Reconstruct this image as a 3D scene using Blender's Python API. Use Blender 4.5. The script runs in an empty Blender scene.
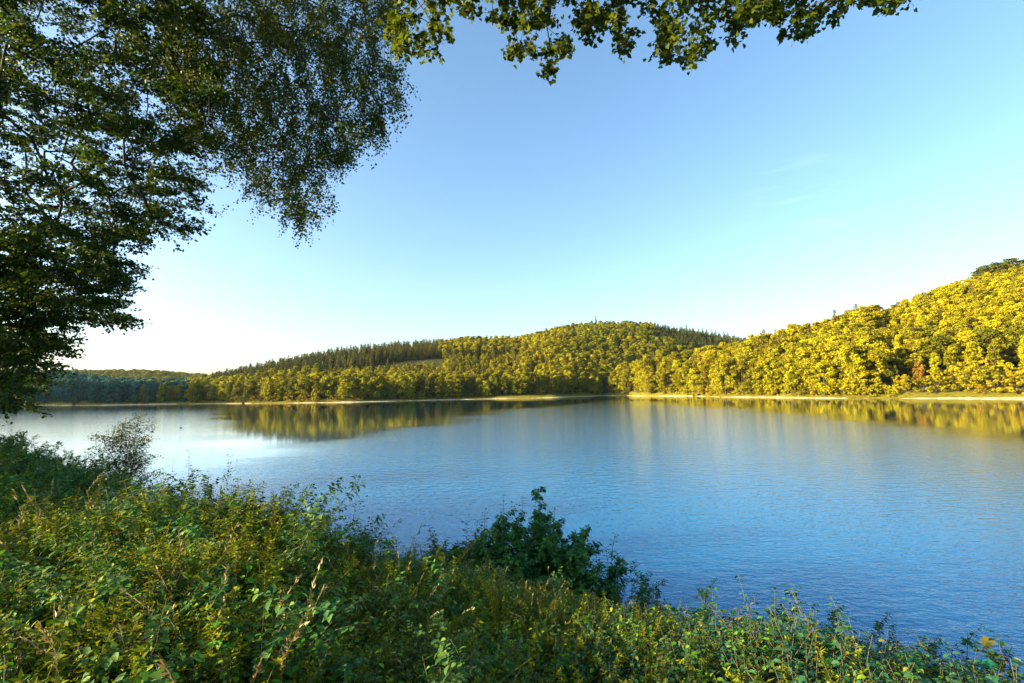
import bpy, math, random
import numpy as np
from mathutils import Vector, Matrix

# ------------------------------------------------------------------ camera, sky, sun, exposure
scene = bpy.context.scene
COL = scene.collection
R = math.radians
EYE = np.array([0.0, 0.0, 8.0])
F = 484.0                                   # focal length in pixels of a 1024 px wide frame
PITCH, ROLL = math.atan(47.5 / F), R(1.0)
_f = np.array([0, math.cos(PITCH), math.sin(PITCH)])
_u0 = np.array([0, -math.sin(PITCH), math.cos(PITCH)])
_r0 = np.array([1.0, 0, 0])
RIGHT = _r0 * math.cos(ROLL) - _u0 * math.sin(ROLL)
UP = _u0 * math.cos(ROLL) + _r0 * math.sin(ROLL)
cam_data = bpy.data.cameras.new('camera')
cam_data.sensor_width = 36.0
cam_data.lens = F / 1024 * 36.0
cam_data.clip_start = 0.1
cam_data.clip_end = 20000
cam = bpy.data.objects.new('camera', cam_data)
m = Matrix.Identity(4)
for i in range(3):
    m[i][0], m[i][1], m[i][2], m[i][3] = RIGHT[i], UP[i], -_f[i], EYE[i]
cam.matrix_world = m
COL.objects.link(cam)
scene.camera = cam

SUN_AZ, SUN_EL = R(-102.5), R(15)             # azimuth from +Y towards +X
world = bpy.data.worlds.new('World')
scene.world = world
world.use_nodes = True
wn = world.node_tree
wn.nodes.clear()
sky = wn.nodes.new('ShaderNodeTexSky')
sky.sky_type = 'NISHITA'
sky.sun_disc = False
sky.sun_elevation = SUN_EL
sky.sun_rotation = SUN_AZ
sky.altitude = 300
sky.air_density = 1.0
sky.dust_density = 2.6
sky.ozone_density = 2.0
bg = wn.nodes.new('ShaderNodeBackground')
bg.inputs['Strength'].default_value = 0.095
wo = wn.nodes.new('ShaderNodeOutputWorld')
shs = wn.nodes.new('ShaderNodeHueSaturation')
shs.inputs['Hue'].default_value = 0.495
shs.inputs['Saturation'].default_value = 1.09
wn.links.new(sky.outputs[0], shs.inputs['Color'])
# one faint wisp of cirrus in the upper right of the sky
def wmath(op, a, b=None, clamp=False):
    n_ = wn.nodes.new('ShaderNodeMath')
    n_.operation, n_.use_clamp = op, clamp
    for i_, v_ in enumerate((a, b)):
        if v_ is None:
            continue
        if isinstance(v_, (int, float)):
            n_.inputs[i_].default_value = v_
        else:
            wn.links.new(v_, n_.inputs[i_])
    return n_.outputs[0]
wtc = wn.nodes.new('ShaderNodeTexCoord')
wmp = wn.nodes.new('ShaderNodeMapping')
wmp.inputs['Rotation'].default_value = (0, .35, .6)
wmp.inputs['Scale'].default_value = (5, 5, 34)
wn.links.new(wtc.outputs['Generated'], wmp.inputs[0])
wnz = wn.nodes.new('ShaderNodeTexNoise')
wnz.inputs['Scale'].default_value = 1.3
wnz.inputs['Detail'].default_value = 7
wnz.inputs['Roughness'].default_value = .62
wn.links.new(wmp.outputs[0], wnz.inputs['Vector'])
wdst = wn.nodes.new('ShaderNodeVectorMath')
wdst.operation = 'DISTANCE'
wdst.inputs[1].default_value = (.50, .81, .305)
wn.links.new(wtc.outputs['Generated'], wdst.inputs[0])
near_ = wmath('SUBTRACT', 1.0, wmath('MULTIPLY', wdst.outputs['Value'], 8.5), True)
wsp = wmath('MULTIPLY', wmath('MULTIPLY', wmath('SUBTRACT', wnz.outputs['Fac'], .50), 3.2, True), wmath('MULTIPLY', near_, .11), True)
wmx = wn.nodes.new('ShaderNodeMix')
wmx.data_type = 'RGBA'
wmx.inputs[7].default_value = (7.5, 8.0, 8.5, 1)
wn.links.new(wsp, wmx.inputs['Factor'])
wn.links.new(shs.outputs[0], wmx.inputs[6])
wn.links.new(wmx.outputs[2], bg.inputs[0])
wn.links.new(bg.outputs[0], wo.inputs[0])
sun_data = bpy.data.lights.new('sun', 'SUN')
sun_data.energy = 5.0
sun_data.angle = R(0.5)
sun_data.color = (1.0, 0.84, 0.56)
sun = bpy.data.objects.new('sun', sun_data)
sdir = Vector((math.sin(SUN_AZ) * math.cos(SUN_EL), math.cos(SUN_AZ) * math.cos(SUN_EL), math.sin(SUN_EL)))
sun.rotation_euler = sdir.to_track_quat('Z', 'Y').to_euler()
sun.location = (-60, -20, 60)
COL.objects.link(sun)
vs = scene.view_settings
vs.view_transform = 'Standard'
vs.look = 'None'
vs.exposure = 2.15
vs.gamma = 1.0
vs.use_curve_mapping = False
scene.cycles.max_bounces = 4
scene.cycles.diffuse_bounces = 2
scene.cycles.glossy_bounces = 2
scene.cycles.transmission_bounces = 2
scene.cycles.caustics_reflective = False
scene.cycles.caustics_refractive = False
scene.cycles.transparent_max_bounces = 4

rng = np.random.default_rng(11)
random.seed(11)

# ------------------------------------------------------------------ small maths
def horizon(px):
    return 389.0 - 0.01746 * (px - 512)

def unproject(px, py, depth):
    """points at the given distance along the camera's axis"""
    px, py, depth = np.asarray(px, float), np.asarray(py, float), np.asarray(depth, float)
    a, b = (px - 512) / F, (341.5 - py) / F
    return EYE + depth[..., None] * (_f + a[..., None] * RIGHT + b[..., None] * UP)

def project(P):
    d = np.asarray(P) - EYE
    z = d @ _f
    z = np.where(z > 1e-3, z, 1e-3)
    return 512 + F * (d @ RIGHT) / z, 341.5 - F * (d @ UP) / z, d @ _f

def unit(v):
    return v / np.maximum(np.linalg.norm(v, axis=-1, keepdims=True), 1e-9)

def hash2(i, j, s):
    h = (i * 374761393 + j * 668265263 + s * 974711) & 0x7fffffff
    h = ((h ^ (h >> 13)) * 1274126177) & 0x7fffffff
    return ((h ^ (h >> 16)) & 0xffff) / 65535.0

def noise2(x, y, s=0):
    xi, yi = np.floor(x).astype(np.int64), np.floor(y).astype(np.int64)
    fx, fy = x - xi, y - yi
    fx, fy = fx * fx * (3 - 2 * fx), fy * fy * (3 - 2 * fy)
    a, b = hash2(xi, yi, s), hash2(xi + 1, yi, s)
    c, d = hash2(xi, yi + 1, s), hash2(xi + 1, yi + 1, s)
    return (a * (1 - fx) + b * fx) * (1 - fy) + (c * (1 - fx) + d * fx) * fy - 0.5

def fbm(x, y, s=0, o=3):
    t, a = 0, 1.0
    for k in range(o):
        t = t + a * noise2(x * 2 ** k, y * 2 ** k, s + k)
        a *= 0.5
    return t

def sstep(a, b, x):
    t = np.clip((x - a) / (b - a), 0, 1)
    return t * t * (3 - 2 * t)

# ------------------------------------------------------------------ terrain
NEAR = np.array([(-1400, 300), (-400, 172), (-160, 108), (-75, 68), (-38, 43), (-18, 28.5), (-4, 17.5), (5, 13), (12, 9.4),
                 (25, 2.5), (60, -20), (200, -110), (600, -330)], float)

def near_d(x, y):
    """signed distance to the near shore, positive on land"""
    best = np.full(x.shape, 1e9)
    for (ax, ay), (bx, by) in zip(NEAR[:-1], NEAR[1:]):
        dx, dy = bx - ax, by - ay
        t = np.clip(((x - ax) * dx + (y - ay) * dy) / (dx * dx + dy * dy), 0, 1)
        best = np.minimum(best, np.hypot(x - ax - t * dx, y - ay - t * dy))
    line = np.interp(x, NEAR[:, 0], NEAR[:, 1])
    return np.where(y < line, best, -best)

def col(*pairs):
    a = np.array(pairs, float)
    return (a[:, 0] - 512) / F, a[:, 1]

RIGHT_SHORE = col((600, 470), (622, 455), (720, 336), (800, 278), (925, 229), (1024, 204), (1150, 180), (1500, 140))
RIGHT_RIDGE = col((600, 480), (622, 480), (700, 430), (760, 420), (800, 420), (890, 430), (950, 440), (1024, 430), (1150, 420), (1500, 400))
RIGHT_TOP = col((600, 10), (622, 12), (700, 23), (760, 33), (800, 40), (850, 50), (890, 62), (920, 73), (950, 84), (985, 92), (1024, 98), (1150, 110), (1500, 120))
MID_SHORE = col((100, 560), (160, 440), (230, 398), (310, 372), (400, 386), (480, 408), (550, 420), (600, 480), (640, 510), (700, 520), (800, 520))
MID_RIDGE = col((100, 640), (190, 620), (280, 620), (400, 680), (480, 720), (600, 820), (690, 850), (800, 860))
MID_TOP = col((60, 0), (130, 4), (190, 10), (230, 19), (280, 33), (330, 46), (400, 58), (460, 66), (520, 73), (560, 91), (600, 104), (650, 103), (690, 91), (730, 76), (770, 66), (830, 60))
LEFT_SHORE = col((-900, 400), (-100, 500), (30, 500), (60, 470), (75, 440), (200, 410), (310, 405), (400, 430), (460, 500))
LEFT_RIDGE = col((-900, 650), (0, 640), (200, 600), (400, 600))
LEFT_TOP = col((-900, 90), (-60, 36), (35, 27), (80, 20), (130, 12), (200, 9), (260, 6), (340, 2))
FAR_TOP = col((-900, 110), (-60, 76), (60, 71), (150, 66), (200, 52), (260, 40), (400, 30), (700, 25), (1400, 25))

def slope(t, top, beach):
    up = 0.25 * t * beach + np.where(t > 0, top * (0.62 * np.clip(t, 0, 1) + 0.38 * sstep(0, 1, t)), 0)
    return np.where(t < 0, np.maximum(t * 40, -4), np.where(t <= 1, up, 0.25 * beach + top * np.maximum(1 - 0.45 * (t - 1), 0)))

def hills(x, y):
    Y = np.maximum(y, 5.0)
    u = x / Y
    out = []
    for (us, ds), (ur, dr), (ut, zt), lo, hi in (
            (RIGHT_SHORE, RIGHT_RIDGE, RIGHT_TOP, 0.222, 99), (MID_SHORE, MID_RIDGE, MID_TOP, -0.82, 0.62), (LEFT_SHORE, LEFT_RIDGE, LEFT_TOP, -99, -0.28)):
        s, r, h = np.interp(u, us, ds), np.interp(u, ur, dr), np.interp(u, ut, zt)
        wob = 14 * noise2(x * 0.03, y * 0.03, 5) + 5 * noise2(x * .11, y * .11, 6)
        t = (Y + wob - s - 10 * (0.2 + 0)) / np.maximum(r - s, 8)
        b = (Y + wob - s) / 10.0
        zb = np.where(b < 0, np.maximum(b * 1.2, -4), np.minimum(b, 1.6) * 0.45)
        zz = zb + np.where(t > 0, slope(t, h, 0), 0)
        cut = np.maximum(lo - u, 0) + np.maximum(u - hi, 0)
        zz = np.maximum(zz - cut * Y * 0.6, -4)
        zz = np.where(y < 60, -4, zz)
        out.append(zz)
    far = np.interp(u, *FAR_TOP) * sstep(760, 1450, Y) * (1 - 0.6 * sstep(1500, 2600, Y))
    out.append(np.where(y > 700, far - 1, -4))
    return out

def height(x, y):
    x, y = np.asarray(x, float), np.asarray(y, float)
    d = near_d(x, y)
    bank = np.where(d < 0, np.maximum(d * 0.45, -4), 0.56 * np.minimum(d, 11.2) + 0.10 * np.clip(d - 11.2, 0, 8) + 0.30 * np.clip(d - 24, 0, 150))
    bank = bank + np.where(d > 0, np.minimum(d, 2.5) / 2.5 * (0.5 * noise2(x * .35, y * .35, 21) + 0.22 * noise2(x * 1.2, y * 1.2, 22)), 0)
    # flatten the spot where the photographer stands
    k = np.exp(-(x * x + y * y) / 5.0)
    bank = bank * (1 - k) + 6.35 * k
    z = bank
    for h in hills(x, y):
        z = np.maximum(z, h)
    end = 245 * np.exp(-(((x + 1080) / 230) ** 2 + ((y - 270) / 230) ** 2)) - 8  # unseen hill added past the lake's left end to shade the left shore
    z = np.maximum(z, np.where(x < -620, end, -4))
    r = np.hypot(x, y)
    rim = sstep(2300, 3400, r) * 60 - 4
    z = np.maximum(z, np.where(r > 2300, rim, -4))
    big = np.where((z > 6) & (r > 60), 3.0 * fbm(x * .012, y * .012, 40), 0)
    return z + big

# ------------------------------------------------------------------ mesh helpers
def mesh_from(name, verts, blocks, mats, mat_ids=None, smooth=True):
    """blocks: list of (n, k) face index arrays, one material id per block"""
    me = bpy.data.meshes.new(name)
    verts = np.ascontiguousarray(verts, np.float32)
    loops = np.concatenate([b.reshape(-1) for b in blocks]).astype(np.int32)
    tot = np.concatenate([np.full(len(b), b.shape[1], np.int32) for b in blocks])
    start = np.concatenate([[0], np.cumsum(tot)[:-1]]).astype(np.int32)
    me.vertices.add(len(verts))
    me.vertices.foreach_set('co', verts.reshape(-1))
    me.loops.add(len(loops))
    me.loops.foreach_set('vertex_index', loops)
    me.polygons.add(len(tot))
    me.polygons.foreach_set('loop_start', start)
    me.polygons.foreach_set('loop_total', tot)
    for mt in mats:
        me.materials.append(mt)
    if mat_ids is not None:
        ids = np.concatenate([np.full(len(b), k, np.int32) for b, k in zip(blocks, mat_ids)])
        me.polygons.foreach_set('material_index', ids)
    if smooth:
        me.polygons.foreach_set('use_smooth', np.ones(len(tot), bool))
    me.update(calc_edges=True)
    return me

class Build:
    """collects leaves and tubes into one mesh"""
    def __init__(self):
        self.v, self.b, self.m, self.n = [], [], [], 0

    def add(self, verts, blocks, mat=0):
        self.v.append(np.asarray(verts, float))
        for b in blocks:
            self.b.append(np.asarray(b) + self.n)
            self.m.append(mat)
        self.n += len(verts)

    def leaves(self, tpl, P, A, N, S, W=1.0, mat=0):
        """tpl: (verts (k,3) along, across, up; faces). Places it at P along A facing N"""
        tv, tf = tpl
        if len(P) == 0:
            return
        P, A, N = np.asarray(P, float), unit(np.asarray(A, float)), np.asarray(N, float)
        B = unit(np.cross(N, A) + 1e-6)
        N = np.cross(A, B)
        S = np.broadcast_to(np.asarray(S, float), (len(P),))
        W = np.broadcast_to(np.asarray(W, float), (len(P),))
        v = (P[:, None] + S[:, None, None] * (tv[None, :, 0, None] * A[:, None] + (tv[None, :, 1, None] * W[:, None, None]) * B[:, None]
             + tv[None, :, 2, None] * N[:, None])).reshape(-1, 3)
        off = (np.arange(len(P)) * len(tv))[:, None]
        byk = {}
        for f in tf:
            byk.setdefault(len(f), []).append(f)
        blocks = [np.concatenate([np.asarray(f)[None] + off for f in fs]) for fs in byk.values()]
        self.add(v, blocks, mat)

    def segs(self, A, Bp, ra, rb, sides=4, mat=0):
        """separate tapered segments"""
        A, Bp = np.asarray(A, float), np.asarray(Bp, float)
        n = len(A)
        if n == 0:
            return
        d = unit(Bp - A)
        ref = np.where(np.abs(d[:, 2:3]) > 0.9, np.array([[1.0, 0, 0]]), np.array([[0, 0, 1.0]]))
        p = unit(np.cross(d, ref))
        q = np.cross(d, p)
        an = np.arange(sides) * 2 * math.pi / sides
        ring = np.cos(an)[None, :, None] * p[:, None] + np.sin(an)[None, :, None] * q[:, None]
        ra, rb = np.broadcast_to(ra, (n,)), np.broadcast_to(rb, (n,))
        v = np.concatenate([A[:, None] + ring * ra[:, None, None], Bp[:, None] + ring * rb[:, None, None]], 1).reshape(-1, 3)
        off = (np.arange(n) * 2 * sides)[:, None]
        bl = np.concatenate([np.array([[i, (i + 1) % sides, sides + (i + 1) % sides, sides + i]]) + off for i in range(sides)])
        self.add(v, [bl], mat)

    def tube(self, pts, rad, sides=8, mat=0, rough=0.0):
        pts = np.asarray(pts, float)
        n = len(pts)
        rad = np.broadcast_to(np.asarray(rad, float), (n,))
        t = unit(np.gradient(pts, axis=0))
        p = np.cross(t[0], [0.31, 0.9, 0.1])
        vs_ = []
        an = np.arange(sides) * 2 * math.pi / sides
        for i in range(n):
            p = p - t[i] * (p @ t[i])
            p = p / np.linalg.norm(p)
            q = np.cross(t[i], p)
            rr = rad[i] * (1 + rough * rng.normal(size=sides))
            vs_.append(pts[i] + rr[:, None] * (np.cos(an)[:, None] * p + np.sin(an)[:, None] * q))
        v = np.concatenate(vs_ + [pts[:1], pts[-1:]])
        quads = [(i * sides + j, i * sides + (j + 1) % sides, (i + 1) * sides + (j + 1) % sides, (i + 1) * sides + j) for i in range(n - 1) for j in range(sides)]
        c0, c1 = n * sides, n * sides + 1
        tris = [(c0, (j + 1) % sides, j) for j in range(sides)] + [(c1, (n - 1) * sides + j, (n - 1) * sides + (j + 1) % sides) for j in range(sides)]
        self.add(v, [np.array(quads), np.array(tris)], mat)

    def mesh(self, name, mats, smooth=True):
        return mesh_from(name, np.concatenate(self.v), self.b, mats if isinstance(mats, (list, tuple)) else [mats], self.m, smooth)

def link(name, me, parent=None, loc=None, **props):
    o = bpy.data.objects.new(name, me)
    COL.objects.link(o)
    if parent is not None:
        o.parent = parent
    if loc is not None:
        o.location = loc
    for k, v in props.items():
        o[k] = v
    return o

def thing(name, label, cat, loc, group=None, rz=0.0, scale=None):
    o = bpy.data.objects.new(name, None)
    o.empty_display_size = 0.3
    COL.objects.link(o)
    o.location = loc
    o.rotation_euler = (0, 0, rz)
    if scale is not None:
        o.scale = scale
    o['label'] = label
    o['category'] = cat
    if group:
        o['group'] = group
    return o

# leaf templates: along, across, up
T_CLUMP = (np.array([(0, -.32, 0), (.45, -.5, .1), (1, -.12, -.08), (.85, .42, .06), (.25, .5, -.06)]), [(0, 1, 2, 3, 4)])
T_SMALL = (np.array([(0, 0, 0), (.5, -.32, .06), (1, 0, -.05), (.5, .32, .06)]), [(0, 1, 2, 3)])
T_LEAF = (np.array([(0, 0, 0), (.28, -.27, .07), (.68, -.22, .05), (1, 0, -.16), (.68, .22, .05), (.28, .27, .07), (.28, 0, 0), (.68, 0, -.05)]),
          [(0, 1, 6), (0, 6, 5), (1, 2, 7, 6), (6, 7, 4, 5), (2, 3, 7), (7, 3, 4)])
T_NARROW = (np.array([(0, 0, 0), (.35, -.09, .03), (1, 0, -.14), (.35, .09, .03)]), [(0, 1, 2, 3)])
_ma = [(0, 0), (.02, -.22), (-.12, -.45), (.22, -.42), (.30, -.60), (.48, -.40), (.58, -.30), (.72, -.24), (1, 0), (.72, .24), (.58, .30), (.48, .40), (.30, .60), (.22, .42), (-.12, .45), (.02, .22)]
T_MAPLE = (np.array([(a, b, -.10 * abs(b) - .08 * a * a) for a, b in _ma]), [tuple(range(8)) + (8,) + tuple(range(9, 16))])
_ro = [(math.cos(t), math.sin(t)) for t in np.linspace(math.pi * .93, -math.pi * .93, 13)]
T_ROUND = (np.array([(.12, 0, -.05)] + [(.5 + .52 * c * (1 + .06 * (i % 2)), .56 * s * (1 + .06 * (i % 2)), .17 * abs(s) - .12 * max(c, 0) + (.035 if i % 2 else -.035)) for i, (c, s) in enumerate(_ro)]),
           [(0, i, i + 1) for i in range(1, 13)])

def rdir(n):
    return unit(rng.normal(size=(n, 3)))

# ------------------------------------------------------------------ materials
def new_mat(name):
    mt = bpy.data.materials.new(name)
    mt.use_nodes = True
    nt = mt.node_tree
    nt.nodes.clear()
    out = nt.nodes.new('ShaderNodeOutputMaterial')
    return mt, nt, out

def ramp(nt, stops, fac=None):
    r = nt.nodes.new('ShaderNodeValToRGB')
    e = r.color_ramp.elements
    while len(e) > 1:
        e.remove(e[-1])
    e[0].position, e[0].color = stops[0][0], (*stops[0][1], 1)
    for p, c in stops[1:]:
        k = e.new(p)
        k.color = (*c, 1)
    if fac is not None:
        nt.links.new(fac, r.inputs[0])
    return r

def math_node(nt, op, a, b=None, clamp=False):
    n = nt.nodes.new('ShaderNodeMath')
    n.operation = op
    n.use_clamp = clamp
    for i, x in enumerate((a, b)):
        if x is None:
            continue
        if isinstance(x, (int, float)):
            n.inputs[i].default_value = x
        else:
            nt.links.new(x, n.inputs[i])
    return n.outputs[0]

def leaf_mat(name, stops, trans=0.3, obj_hue=0.02, obj_val=0.25, rough=0.6, tint=(1.25, 1.1, 0.5), spec=0.12, zones=None):
    """stops: colours one leaf may have; zones: second colour list mixed in by where the plant stands"""
    mt, nt, out = new_mat(name)
    L = nt.links.new
    geo = nt.nodes.new('ShaderNodeNewGeometry')
    info = nt.nodes.new('ShaderNodeObjectInfo')
    colr = ramp(nt, stops, geo.outputs['Random Per Island']).outputs[0]
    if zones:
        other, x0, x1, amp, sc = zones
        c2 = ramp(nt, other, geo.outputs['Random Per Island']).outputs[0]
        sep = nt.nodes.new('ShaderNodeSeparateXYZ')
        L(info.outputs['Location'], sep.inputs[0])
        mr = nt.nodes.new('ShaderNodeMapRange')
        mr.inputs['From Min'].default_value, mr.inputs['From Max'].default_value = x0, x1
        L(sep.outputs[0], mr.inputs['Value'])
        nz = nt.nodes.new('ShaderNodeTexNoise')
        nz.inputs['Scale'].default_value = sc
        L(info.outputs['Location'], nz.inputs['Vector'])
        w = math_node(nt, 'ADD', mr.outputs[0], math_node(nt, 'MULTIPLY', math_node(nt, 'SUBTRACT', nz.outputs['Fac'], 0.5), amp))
        my = nt.nodes.new('ShaderNodeMapRange')  # middle hill's shadowed right part put into the colour as darker green
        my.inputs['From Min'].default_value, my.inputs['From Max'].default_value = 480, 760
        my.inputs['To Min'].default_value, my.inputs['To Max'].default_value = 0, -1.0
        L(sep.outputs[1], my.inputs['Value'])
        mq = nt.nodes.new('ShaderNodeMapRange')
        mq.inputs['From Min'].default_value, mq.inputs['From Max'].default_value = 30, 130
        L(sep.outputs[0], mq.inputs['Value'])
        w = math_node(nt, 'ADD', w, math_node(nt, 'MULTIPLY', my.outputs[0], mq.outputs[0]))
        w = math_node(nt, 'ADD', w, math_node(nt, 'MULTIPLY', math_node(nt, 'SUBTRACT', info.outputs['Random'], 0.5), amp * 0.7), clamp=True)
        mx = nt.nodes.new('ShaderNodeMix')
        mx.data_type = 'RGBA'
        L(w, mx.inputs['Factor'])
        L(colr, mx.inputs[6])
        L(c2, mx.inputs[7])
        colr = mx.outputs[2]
    hsv = nt.nodes.new('ShaderNodeHueSaturation')
    L(colr, hsv.inputs['Color'])
    L(math_node(nt, 'ADD', math_node(nt, 'MULTIPLY', math_node(nt, 'SUBTRACT', info.outputs['Random'], 0.5), obj_hue * 2), 0.5), hsv.inputs['Hue'])
    r2 = math_node(nt, 'FRACT', math_node(nt, 'MULTIPLY', info.outputs['Random'], 7.31))
    L(math_node(nt, 'ADD', math_node(nt, 'MULTIPLY', math_node(nt, 'SUBTRACT', r2, 0.5), obj_val * 2), 1.0), hsv.inputs['Value'])
    p = nt.nodes.new('ShaderNodeBsdfPrincipled')
    p.inputs['Roughness'].default_value = rough
    p.inputs['Specular IOR Level'].default_value = spec
    L(hsv.outputs[0], p.inputs['Base Color'])
    tr = nt.nodes.new('ShaderNodeBsdfTranslucent')
    mul = nt.nodes.new('ShaderNodeMix')
    mul.data_type, mul.blend_type = 'RGBA', 'MULTIPLY'
    mul.inputs['Factor'].default_value = 1
    L(hsv.outputs[0], mul.inputs[6])
    mul.inputs[7].default_value = (*tint, 1)
    L(mul.outputs[2], tr.inputs['Color'])
    ms = nt.nodes.new('ShaderNodeMixShader')
    ms.inputs[0].default_value = trans
    L(p.outputs[0], ms.inputs[1])
    L(tr.outputs[0], ms.inputs[2])
    L(ms.outputs[0], out.inputs[0])
    return mt

def bark_mat(name, c1, c2, scale=8.0):
    mt, nt, out = new_mat(name)
    tc = nt.nodes.new('ShaderNodeTexCoord')
    mp = nt.nodes.new('ShaderNodeMapping')
    mp.inputs['Scale'].default_value = (scale, scale, scale * 0.25)
    nt.links.new(tc.outputs['Object'], mp.inputs[0])
    nz = nt.nodes.new('ShaderNodeTexNoise')
    nz.inputs['Scale'].default_value = 1.0
    nz.inputs['Detail'].default_value = 6
    nt.links.new(mp.outputs[0], nz.inputs['Vector'])
    r = ramp(nt, [(0.3, c1), (0.7, c2)], nz.outputs['Fac'])
    p = nt.nodes.new('ShaderNodeBsdfPrincipled')
    p.inputs['Roughness'].default_value = 0.85
    nt.links.new(r.outputs[0], p.inputs['Base Color'])
    b = nt.nodes.new('ShaderNodeBump')
    b.inputs['Strength'].default_value = 0.5
    nt.links.new(nz.outputs['Fac'], b.inputs['Height'])
    nt.links.new(b.outputs[0], p.inputs['Normal'])
    nt.links.new(p.outputs[0], out.inputs[0])
    return mt

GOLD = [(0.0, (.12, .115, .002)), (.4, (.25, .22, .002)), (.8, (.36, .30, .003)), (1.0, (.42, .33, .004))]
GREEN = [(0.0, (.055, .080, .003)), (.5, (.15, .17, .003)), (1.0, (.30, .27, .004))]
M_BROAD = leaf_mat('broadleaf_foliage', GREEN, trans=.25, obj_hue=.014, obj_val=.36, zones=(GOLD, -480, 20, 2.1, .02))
M_BLUESHADE = leaf_mat('shade_blue_foliage', [(0, (.018, .085, .075)), (.6, (.034, .13, .11)), (1, (.08, .17, .10))], trans=.2, obj_hue=.02, obj_val=.35)  # blue of shade and distant air put into the leaf colour
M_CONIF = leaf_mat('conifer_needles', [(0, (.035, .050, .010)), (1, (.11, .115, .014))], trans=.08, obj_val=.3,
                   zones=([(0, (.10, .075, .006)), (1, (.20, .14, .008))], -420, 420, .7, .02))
M_BARK = bark_mat('tree_bark', (.03, .025, .018), (.075, .06, .045), 1.2)
M_DARKBARK = bark_mat('dark_bark', (.018, .015, .011), (.06, .05, .038), 9)
M_TWIG = bark_mat('green_stem', (.06, .06, .02), (.12, .10, .04), 20)
M_DRY = leaf_mat('dry_straw', [(0, (.16, .11, .045)), (.6, (.30, .23, .10)), (1, (.45, .38, .20))], trans=.2, obj_val=.2)
M_BEECH = leaf_mat('beech_leaves', [(0, (.020, .042, .007)), (.6, (.042, .072, .010)), (.96, (.08, .11, .010)), (1, (.20, .15, .012))], trans=.35, rough=.5)
M_BIRCH = leaf_mat('birch_leaves', [(0, (.035, .060, .008)), (.6, (.065, .090, .012)), (1, (.12, .13, .014))], trans=.3, rough=.5)
M_MAPLE = leaf_mat('maple_leaves', [(0, (.040, .070, .005)), (.6, (.070, .10, .006)), (1, (.12, .14, .008))], trans=.5, rough=.45)
M_GRASS = leaf_mat('grass_blades', [(0, (.12, .13, .003)), (.5, (.22, .20, .004)), (.9, (.30, .23, .008)), (1, (.40, .30, .08))], trans=.3, obj_hue=.02, obj_val=.3)
M_WEED = leaf_mat('olive_weed_leaves', [(0, (.080, .125, .003)), (.55, (.155, .19, .003)), (1, (.27, .25, .005))], trans=.3, obj_hue=.02, obj_val=.35)
M_NETTLE = leaf_mat('nettle_leaves', [(0, (.040, .12, .012)), (.55, (.095, .21, .012)), (.95, (.20, .28, .012)), (1, (.40, .33, .01))], trans=.3, obj_hue=.04, obj_val=.45)
M_TEAL = leaf_mat('bluish_green_leaves', [(0, (.025, .11, .045)), (.6, (.055, .18, .07)), (1, (.12, .25, .08))], trans=.3, obj_hue=.03, obj_val=.4)
M_SHADETEAL = leaf_mat('shade_teal_leaves', [(0, (.014, .065, .026)), (.6, (.030, .105, .042)), (.96, (.07, .16, .05)), (1, (.25, .20, .02))], trans=.3, obj_hue=.03, obj_val=.4)  # shade on the right bank put into a darker teal leaf colour
M_SHRUB = leaf_mat('shrub_leaves', [(0, (.025, .085, .020)), (.6, (.055, .15, .030)), (1, (.13, .24, .04))], trans=.25, obj_hue=.025, obj_val=.2)
M_PALE = leaf_mat('grey_green_leaves', [(0, (.070, .15, .070)), (.6, (.12, .22, .11)), (1, (.18, .30, .16))], trans=.25, obj_val=.15)
M_BIG = leaf_mat('butterbur_leaves', [(0, (.012, .12, .055)), (.6, (.022, .18, .08)), (.93, (.06, .22, .06)), (1, (.34, .25, .01))], trans=.25, obj_hue=.02, obj_val=.25)
M_RED = leaf_mat('reddening_leaves', [(0, (.07, .10, .015)), (.5, (.13, .11, .012)), (1, (.26, .09, .015))], trans=.3)
M_BROWNLEAF = leaf_mat('bronze_leaves', [(0, (.08, .06, .015)), (.5, (.15, .12, .018)), (1, (.22, .18, .03))], trans=.35)
M_OLIVELEAF = leaf_mat('olive_tree_leaves', [(0, (.05, .07, .012)), (.5, (.085, .115, .016)), (1, (.15, .16, .025))], trans=.35)
M_WHITE = leaf_mat('white_petals', [(0, (.50, .50, .36)), (1, (.78, .77, .62))], trans=.2, tint=(1, 1, 1), obj_val=.05)
M_YELLOW = leaf_mat('yellow_florets', [(0, (.22, .18, .006)), (1, (.40, .30, .01))], trans=.2, obj_val=.1)

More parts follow.
